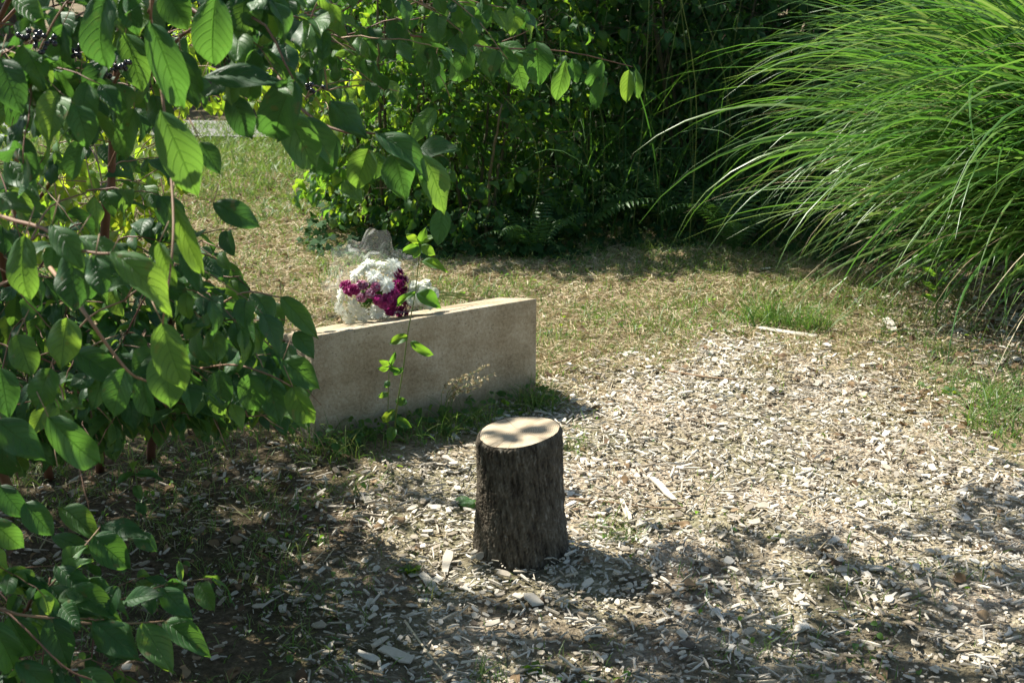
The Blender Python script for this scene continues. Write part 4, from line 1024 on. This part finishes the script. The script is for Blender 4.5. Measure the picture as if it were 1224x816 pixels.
def vol_anchors(c, r, n, shell=.5):
    d = norm(R.normal(size=(n, 3))); rad = (shell + (1 - shell) * R.random(n)) ** .7
    P = np.array(c) + d * rad[:, None] * np.array(r)
    P[:, 2] = np.maximum(P[:, 2], .08 + .1 * R.random(n)); return P, d
def bush(name, label, c, r, n, ls, lm, Ts=MID, cat='shrub', ns=5, pairs=3, Lt=.22, droop=.5, r0=.012, group=None, rndc=None):
    A, d = vol_anchors(c, r, n)
    stems = []
    for i in range(ns):
        a = R.random() * 6.283; k = .25 * R.random()
        b = np.array([c[0] + k * r[0] * math.cos(a), c[1] + k * r[1] * math.sin(a), 0])
        stems.append([b, np.array([c[0] + r[0] * .35 * math.cos(a), c[1] + r[1] * .35 * math.sin(a), c[2]]), np.array([c[0] + r[0] * .6 * math.cos(a), c[1] + r[1] * .6 * math.sin(a), c[2] + r[2] * .75])])
    D = norm(d * [1, 1, .6] + R.normal(0, .4, A.shape))
    return shrub(name, label, cat, stems, A, D, ls, Ts, lm, sm=M_DSTEM, tm=M_DSTEM, pairs=pairs, Lt=Lt, droop=droop, r0=r0, group=group, rndc=rndc, tr=.0018)

# the sunlit shrubs behind the near dogwood
def sunny():
    A = pix_anchors([(190, 350, 20, 90, 5.6, 6.8, 40), (200, 340, 90, 125, 5.8, 6.6, 22), (-60, 220, 60, 260, 4.8, 6.2, 90), (40, 240, 180, 290, 4.6, 5.4, 40), (350, 420, 60, 150, 6., 7., 10)])
    D = norm(R.normal(0, .5, A.shape) + np.array([.5, -.2, -.1]))
    stems = [[np.array([-2.6, 6.1, 0]), np.array([-2.5, 6.1, .8]), np.array([-2.0, 6.2, 1.4]), np.array([-1.3, 6.2, 1.55])],
             [np.array([-2.5, 5.6, 0]), np.array([-2.2, 5.5, .7]), np.array([-1.8, 5.5, 1.3])],
             [np.array([-2.1, 5.3, 0]), np.array([-1.9, 5.2, .5]), np.array([-1.5, 5.1, 1.0])]]
    shrub('sunlit_shrub', 'backlit yellow-green shrub glowing behind the large dogwood', 'shrub', stems, A, D, .085, MID, M_SUNNY, Lt=.2, droop=.9, r0=.012)
KEEP[0] = keep_sunny; sunny()
KEEP[0] = lambda px, py: ~win(px, py, [(0, 345, 128, 400)])
bush('leafy_shrub', 'medium green shrub behind the bouquet with many small leaves', (-.72, 7.85, .75), (.5, .5, .85), 250, .09, M_DOGM, Lt=.2)
bush('leafy_shrub', 'sunlit shrub left of the thicket above the dry grass', (-.3, 8.1, 1.0), (.9, .6, 1.1), 420, .105, M_DOGM, Lt=.2)
bush('leafy_shrub', 'low leafy shrub at the front of the thicket right of the bouquet', (-.2, 7.55, .4), (.5, .35, .5), 130, .08, M_DOGM, Lt=.16)
KEEP[0] = None
TH = [(0.35, 8.5, 1.0, .8, .6, 1.1, 'dark shrub in the thicket behind the small fern'), (1.15, 8.7, 1.0, .8, .6, 1.1, 'dark shrub in the thicket behind the middle ferns'),
      (2.0, 8.6, 1.0, .8, .6, 1.1, 'dark shrub in the thicket at the silver grass tips'), (2.95, 8.4, 1.1, .9, .7, 1.2, 'dark shrub in the thicket behind the silver grass crown'),
      (3.9, 8.0, 1.1, .9, .8, 1.2, 'dark shrub at the far right behind the silver grass'), (.7, 9.5, 1.2, 1.1, .7, 1.3, 'tall dark shrub deep behind the middle of the thicket'),
      (2.4, 9.6, 1.2, 1.2, .7, 1.3, 'tall dark shrub deep behind the silver grass'), (-.5, 9.5, 1.2, 1.0, .7, 1.3, 'tall dark shrub deep behind the leafy shrubs')]
for x, y, z, a, b_, c_, lab in TH:
    bush('thicket_shrub', lab, (x, y, z), (a, b_, c_), 300, .095, M_DARK, Ts=LOW, Lt=.28, ns=5, pairs=4)
# shrubs beyond the asphalt path
for x, y, s, lab in [(-4.3, 14.2, 1.5, 'dark shrub beyond the path, farthest left'), (-2.6, 14.4, 1.5, 'dark shrub beyond the path seen over the asphalt'), (-.9, 14.0, 1.5, 'dark shrub beyond the path next to the thicket')]:
    bush('hedge_shrub', lab, (x, y, .95), (s * .8, .9, 1.3), 650, .13, M_DARK, Ts=LOW, Lt=.4, ns=6)
bush('thicket_shrub', 'long dense shrub row standing behind all the thicket', (2., 12.4, 1.5), (3.4, .4, 1.9), 1500, .2, M_DARK, Ts=LOW, Lt=.4, ns=7, pairs=4)
for x, y, z, a, b_, c_, lab in [(1.5, 13.2, 1.4, 4.2, .5, 1.7, 'long dense shrub row far behind the thicket'), (.2, 10.6, 1.3, 1.1, .5, 1.5, 'dense shrub closing off the thicket at the back, left half'), (2.2, 10.6, 1.3, 1.4, .5, 1.5, 'dense shrub closing off the thicket at the back, right half'), (1.2, 11.6, 1.3, 2.6, .4, 1.6, 'last row shrub behind the thicket'), (4.6, 9.8, 1.3, 1.5, .7, 1.5, 'dense shrub closing off the clearing behind the silver grass')]:
    bush('thicket_shrub', lab, (x, y, z), (a, b_, c_), 620, .15, M_DARK, Ts=LOW, Lt=.35, ns=5, pairs=4)
# thin bare stalks standing in the thicket
def stalks():
    t = thing('bramble_stalks', 'thin tangled stalks rising through the shaded thicket', 'stalks', (.9, 7.7, 0))
    for i in range(34):
        x = -.1 + 2.2 * R.random(); y = 7.35 + .8 * R.random(); h = .8 + 1.1 * R.random(); z0 = float(gh(x, y)) - .01
        mb = MB(); tube(mb, curve([(x, y, z0), (x + R.normal(0, .05), y, h * .5), (x + R.normal(0, .2), y - .1, h)], 10), .003, .0015, 5, R.random()); mb.build('stalk', M_GSTEM, t)
    mb = MB(); n = 260
    x = -.1 + 2.4 * R.random(n); y = 7.4 + .8 * R.random(n)
    ribbon(mb, np.stack([x, y, gh(x, y)], 1), R.random(n) * 6.283, .7 + .9 * R.random(n), .005 + .004 * R.random(n), .1 + .3 * R.random(n), .5 + 1.8 * R.random(n), R.random(n), 10)
    tag(mb.build('thicket_grass', M_DARK), 'long lank grass growing up through the shaded thicket', 'long grass', kind='stuff')
stalks()

# ------------------------------------------------------------------ trees above the frame (they throw the shade)
def tree(name, label, base, hgt, limbs, leafP, ls, r0, mt=None):
    t = thing(name, label, 'tree', (base[0], base[1], 0))
    mb = MB(); tr = curve([np.array([base[0], base[1], -.1]), np.array([base[0] + .05, base[1] + .03, hgt * .35]), np.array([base[0] - .04, base[1], hgt * .7]), np.array([base[0] + .1, base[1], hgt])], 24)
    tube(mb, tr, r0, r0 * .3, 14, .5); mb.build('trunk', M_BARK, t)
    mb = MB()
    ends = []
    for e in limbs:
        e = np.asarray(e, float); j = int(np.argmin(np.linalg.norm(tr - e, axis=1) + 2 * np.maximum(0, tr[:, 2] - e[2] + .3))); q = tr[j]
        c = curve([q, (q + e) / 2 + np.array([0, 0, .25]) + R.normal(0, .1, 3), e], 12); tube(mb, c, r0 * .35, .006, 7, R.random()); ends.append(c)
    E = np.vstack(ends)
    # small twigs to a subset of leaves
    sub = R.choice(len(leafP), min(len(leafP), 500), replace=False)
    for i in sub:
        p = leafP[i]; j = int(np.argmin(np.linalg.norm(E - p, axis=1))); tube(mb, curve([E[j], (E[j] + p) / 2 + R.normal(0, .05, 3), p], 4), .005, .0015, 3, R.random())
    mb.build('limbs', M_BARK, t)
    lv = MB(); M = len(leafP); D = rdir(M); D[:, 2] = -.5 * R.random(M); N_ = np.stack([R.normal(0, .45, M), R.normal(0, .45, M), np.ones(M)], 1)
    put_leaves(lv, LOW if ls > .1 else MID, leafP, D, N_, ls * (.7 + .6 * R.random(M))); lv.build('crown', mt or M_CAN, t)
def shade_density(px, py):
    """how much of the ground the photograph shows in leaf shade"""
    edge = np.interp(px, [-300, 300, 430, 560, 640, 760, 900, 1000, 1100, 1160, 1224, 1500], [480, 500, 540, 590, 645, 650, 632, 640, 632, 590, 568, 555])
    d = smooth(-15, 25, py - edge) * .8
    d = np.maximum(d, smooth(420, 330, px) * smooth(480, 530, py) * .95)
    d = np.maximum(d, smooth(740, 800, py) * .5 * (px < 1300))
    return d
def caster_points(n, hr, seed):
    r = np.random.default_rng(seed); out = []
    x, y = sample_ground(n, 1.7, 5.2, 1.5)
    px, py = proj(np.stack([x, y, 0 * x], -1))
    d = shade_density(px, py)
    cl = fbm(x * 5.2 + 3, y * 5.2 + 8, 3)
    lf = smooth(470, 380, px); p = d * np.maximum(smooth(.33, .48, cl), .55 * lf) * (.82 + .18 * lf)
    k = r.random(n) < p; x, y = x[k], y[k]; M = len(x)
    h = hr[0] + (hr[1] - hr[0]) * r.random(M)
    return np.stack([x + OFF[0] * h, y + OFF[1] * h, h], 1)
CP = caster_points(14500, (2.3, 3.5), 5)
for qx, qy in [(585, 520), (600, 512), (640, 512), (632, 530), (655, 520), (610, 528)]:
    for j in range(1):
        q = gnd(qx, qy, .36) + R.normal(0, .012, 3); hq = 2.0 + R.random(); CP = np.vstack([CP, q + np.array([OFF[0], OFF[1], 1]) * hq])
q = CP - SUN * ((CP[:, 2] - .5) / SUN[2])[:, None]      # where each bough leaf throws its shade at knee height
CP = CP[~((q[:, 0] < -.5) & (q[:, 0] > -1.05) & (q[:, 1] < 2.75) & (fbm(q[:, 0] * 6 + 4, q[:, 1] * 6 + 2, 2) < .56))]
tree('overhanging_tree', 'tree left of the view whose leafy boughs shade the front of the mulch', (-3.3, 4.9), 4.6,
     [(-1.0, 4.2, 2.6), (-1.6, 4.6, 3.0), (-.3, 4.2, 2.9), (-2.2, 4.4, 2.5), (.1, 4.6, 3.2), (-1.8, 5.2, 3.3), (-2.6, 3.8, 2.8), (-.8, 4.9, 3.4), (-3, 5.6, 3.6)], CP, .085, .09)
# trees behind the thicket
n = 24000
tx = .75 + 4.0 * R.random(n) ** .9; ty = 7.1 + 5.5 * R.random(n); tz = 1.9 * R.random(n)
hh = 2.7 + 3.3 * R.random(n)
BP = np.stack([tx + OFF[0] * (hh - tz), ty + OFF[1] * (hh - tz), hh], 1)
cl = fbm(BP[:, 0] * 1.6 + 3, BP[:, 1] * 1.6 + BP[:, 2] + 8, 3); BP = BP[cl > .36]
half = BP[:, 0] < -.6
tree('background_tree', 'tree rising behind the left part of the thicket', (-2.6, 12.9), 6., [(-2.4, 10.5, 3.4), (-1.2, 9.8, 3.6), (-3.6, 10.4, 4.4), (-1.4, 11.5, 5.2), (-2.8, 12, 5.4), (-4, 9.6, 4.8)], BP[half], .15, .16)
tree('background_tree', 'tree rising behind the right part of the thicket', (1.8, 11.0), 6., [(.4, 9.6, 3.2), (1.6, 9.4, 3.4), (0, 10.6, 4.6), (1.2, 10.4, 5.2), (2.6, 10, 4.0), (-.4, 9.2, 3.8)], BP[~half], .15, .15)
# shade over the far side of the path
n = 6000
tx = -7 + 8 * R.random(n); ty = 12.8 + 3 * R.random(n); tz = 2 * R.random(n); hh = 3.2 + 3 * R.random(n)
FP = np.stack([tx + OFF[0] * (hh - tz), ty + OFF[1] * (hh - tz), hh], 1)
tree('background_tree', 'far tree beyond the asphalt path', (-5.6, 16.2), 7., [(-4.6, 15.5, 4), (-6.5, 15.2, 4.5), (-5, 16.5, 5.5), (-3.6, 15.6, 4.6), (-7.5, 16.3, 5)], FP, .2, .18)

# unseen tree added above and behind the camera to cut sky light
n = 9000
a = R.random(n) * 6.283; rr = np.sqrt(R.random(n)); VP = np.stack([-.5 + 6 * rr * np.cos(a), -2.6 + 4.2 * rr * np.sin(a), 3.2 + 3.2 * R.random(n)], 1)
VP = VP[fbm(VP[:, 0] * 1.1 + 3, VP[:, 1] * 1.1 + VP[:, 2] + 8, 3) > .38]
tree('sky_screen_tree', 'unseen spreading tree added behind the view to hold back sky light', (-2.6, -2.2), 6., [(-4, -3.5, 4), (1, -3, 4.2), (3.4, -2, 4.4), (-1, -5, 4.6), (0, 0, 4), (2.5, 0.4, 4.6), (-4.5, -.5, 4.6)], VP, .24, .2)
# ------------------------------------------------------------------ loose wood pieces worth naming
def woodbit(label, x0, y0, x1, y1, w, name='wood_splinter', cat='wood piece', th=.006, mt=None, rnd=.6, lift=.012):
    a, b_ = gnd(x0, y0), gnd(x1, y1); a[2] = gh(a[0], a[1]) + lift + .008; b_[2] = gh(b_[0], b_[1]) + lift
    L = np.linalg.norm(b_ - a); W = w / F * (a[1] + .3)
    X, Y, Z = frames((b_ - a)[None], np.array([[R.normal(0, .15), -.25, 1.]]))
    mb = MB(); mb.inst(chip_T(int(R.integers(100, 999))), ((a + b_) / 2)[None], X, Y, Z, np.array([[W, L, th]]), np.array([rnd]))
    tag(mb.build(name, mt or M_CHIP, smooth_=False), label, cat)
woodbit('long pale splinter pointing away right of the stump', 780, 580, 806, 602, 8)
woodbit('short pale splinter crossing the dry stick right of the stump', 742, 606, 754, 626, 7)
woodbit('grey oval chip standing at an angle left of the stump foot', 538, 666, 532, 688, 12)
woodbit('pale rounded chip below and left of the stump', 504, 692, 520, 708, 11)
woodbit('squarish pale chip in front of the stump', 632, 716, 642, 728, 16, rnd=.6)
woodbit('broad grey chip near the bottom edge left of centre', 455, 786, 492, 794, 14, rnd=.5)
woodbit('narrow grey chip leaning above the broad one', 446, 784, 464, 768, 8, rnd=.5)
woodbit('second grey chip lying left of the broad one', 428, 790, 452, 796, 12, rnd=.65)
woodbit('weathered board piece at the border of lawn and mulch', 905, 398, 975, 404, 8, rnd=.7)
woodbit('white flake of wood among the grass above the mulch', 1058, 386, 1068, 402, 12, rnd=.75)
def stick(label, pts, r=.003, mt=None, name='dry_stick'):
    P = []
    for x, y in pts:
        p = gnd(x, y); p[2] = gh(p[0], p[1]) + .014; P.append(p)
    mb = MB(); tube(mb, curve(P, 14), r, r * .5, 6, .9); tag(mb.build(name, mt or M_TWIG), label, 'stick')
stick('thin dry stick lying level right of the stump', [(680, 602), (720, 606), (790, 612), (820, 612)], .004)
stick('straw-coloured stem curving at the bottom below the stump', [(484, 748), (505, 778), (520, 796), (536, 812)], .0035, M_DRY)
stick('dry twig on the lawn edge right of the stone', [(660, 442), (690, 432), (712, 420)], .004)
stick('dark bent twig across the sunny mulch', [(800, 452), (840, 458), (880, 462)], .006)
stick('brown twig on the far lawn under the shrubs', [(620, 290), (650, 302), (690, 322)], .005)
# fallen green leaf beside the stump
def fallen(label, bx, by, tx, ty, w, m):
    a, b_ = gnd(bx, by), gnd(tx, ty); a[2] = gh(a[0], a[1]) + .03; b_[2] = gh(b_[0], b_[1]) + .025
    X, Y, Z = frames((b_ - a)[None], np.array([[.1, -.6, 1.]])); L = np.linalg.norm(b_ - a)
    mb = MB(); T = HERO[5]; mb.inst(T, a[None], X, Y, Z, np.array([[w / F * 4 / .62, L / .95, L]]), np.array([.6])); tag(mb.build('fallen_leaf', m), label, 'leaf')
fallen('green dogwood leaf lying on the mulch left of the stump', 568, 612, 538, 600, 20, M_DOG)
fallen('yellowed leaf on the dark soil right of the sapling', 218, 700, 220, 674, 12, M_LITTER)

b = gnd(1118, 398)
seedling('upright_weed', 'upright leafy weed stalk below the silver grass at the right', b, [(1119, 370, b[1]), (1120, 335, b[1]), (1118, 300, b[1])],
         [(1119, 330, 1104, 318, 7, b[1], .3), (1120, 325, 1136, 312, 7, b[1], .3), (1119, 345, 1104, 336, 7, b[1], .2), (1120, 342, 1134, 330, 7, b[1], .2), (1119, 360, 1106, 352, 7, b[1], .2), (1119, 358, 1132, 350, 7, b[1], .2), (1118, 310, 1108, 296, 7, b[1], .3), (1119, 306, 1128, 292, 7, b[1], .3)], b[1], r=.004, lm=M_DOGM)
# small bright weeds
def weed(label, px, py, n, L):
    c = gnd(px, py); t = MB(); D = rdir(n); D[:, 2] = .35 + .5 * R.random(n)
    put_leaves(t, MID, np.tile(c + [0, 0, float(gh(c[0], c[1])) + .005], (n, 1)) + R.normal(0, .006, (n, 3)) * [1, 1, 0], D, np.tile([0, 0, 1.], (n, 1)) + R.normal(0, .3, (n, 3)), L * (.6 + .6 * R.random(n)))
    tag(t.build('broadleaf_weed', M_SUNNY), label, 'weed')
weed('bright weed rosette left of the stump foot', 492, 685, 14, .035)
weed('light green weed in the bare soil near the right border', 1135, 474, 14, .05)
weed('fresh weed beside the darker soil in the right half', 1104, 466, 12, .045)
weed('tiny green weed alone in the mulch right of the stump', 927, 648, 8, .025)
weed('small weed at the bottom edge right of the stump', 640, 800, 12, .035)
weed('leafy weed growing at the right end of the stone foot', 640, 486, 18, .05)

# ------------------------------------------------------------------ light, sky, camera
w = bpy.data.worlds.new('World'); SC.world = w; w.use_nodes = True
nt = w.node_tree; nt.nodes.clear()
sky = nt.nodes.new('ShaderNodeTexSky'); sky.sky_type = 'NISHITA'; sky.sun_disc = False
sky.sun_elevation = math.asin(SUN[2]); sky.sun_rotation = math.atan2(SUN[0], SUN[1])
bg = nt.nodes.new('ShaderNodeBackground'); bg.inputs[1].default_value = .085
wo = nt.nodes.new('ShaderNodeOutputWorld')
nt.links.new(sky.outputs[0], bg.inputs[0]); nt.links.new(bg.outputs[0], wo.inputs[0])
sl = bpy.data.lights.new('sun', 'SUN'); sl.energy = 5.0; sl.angle = math.radians(.53); sl.color = (1, .95, .86)
so = bpy.data.objects.new('sun', sl); COL.objects.link(so)
so.rotation_euler = Vector(-SUN).to_track_quat('-Z', 'Y').to_euler(); so.location = (-6, 6, 12)
cam = bpy.data.cameras.new('camera'); cam.sensor_width = 36; cam.lens = 50; cam.clip_end = 400; cam.clip_start = .05
cam.dof.use_dof = True; cam.dof.focus_distance = 4.5; cam.dof.aperture_fstop = 9.
co = bpy.data.objects.new('camera', cam); COL.objects.link(co); co.location = (0, 0, H); co.rotation_euler = (math.pi / 2 - PITCH, 0, 0)
SC.camera = co
SC.view_settings.view_transform = 'Standard'; SC.view_settings.look = 'None'; SC.view_settings.gamma = 1; SC.view_settings.use_curve_mapping = False
SC.view_settings.exposure = 1.25
SC.cycles.use_denoising = True
SC.cycles.max_bounces = 8; SC.cycles.transparent_max_bounces = 12
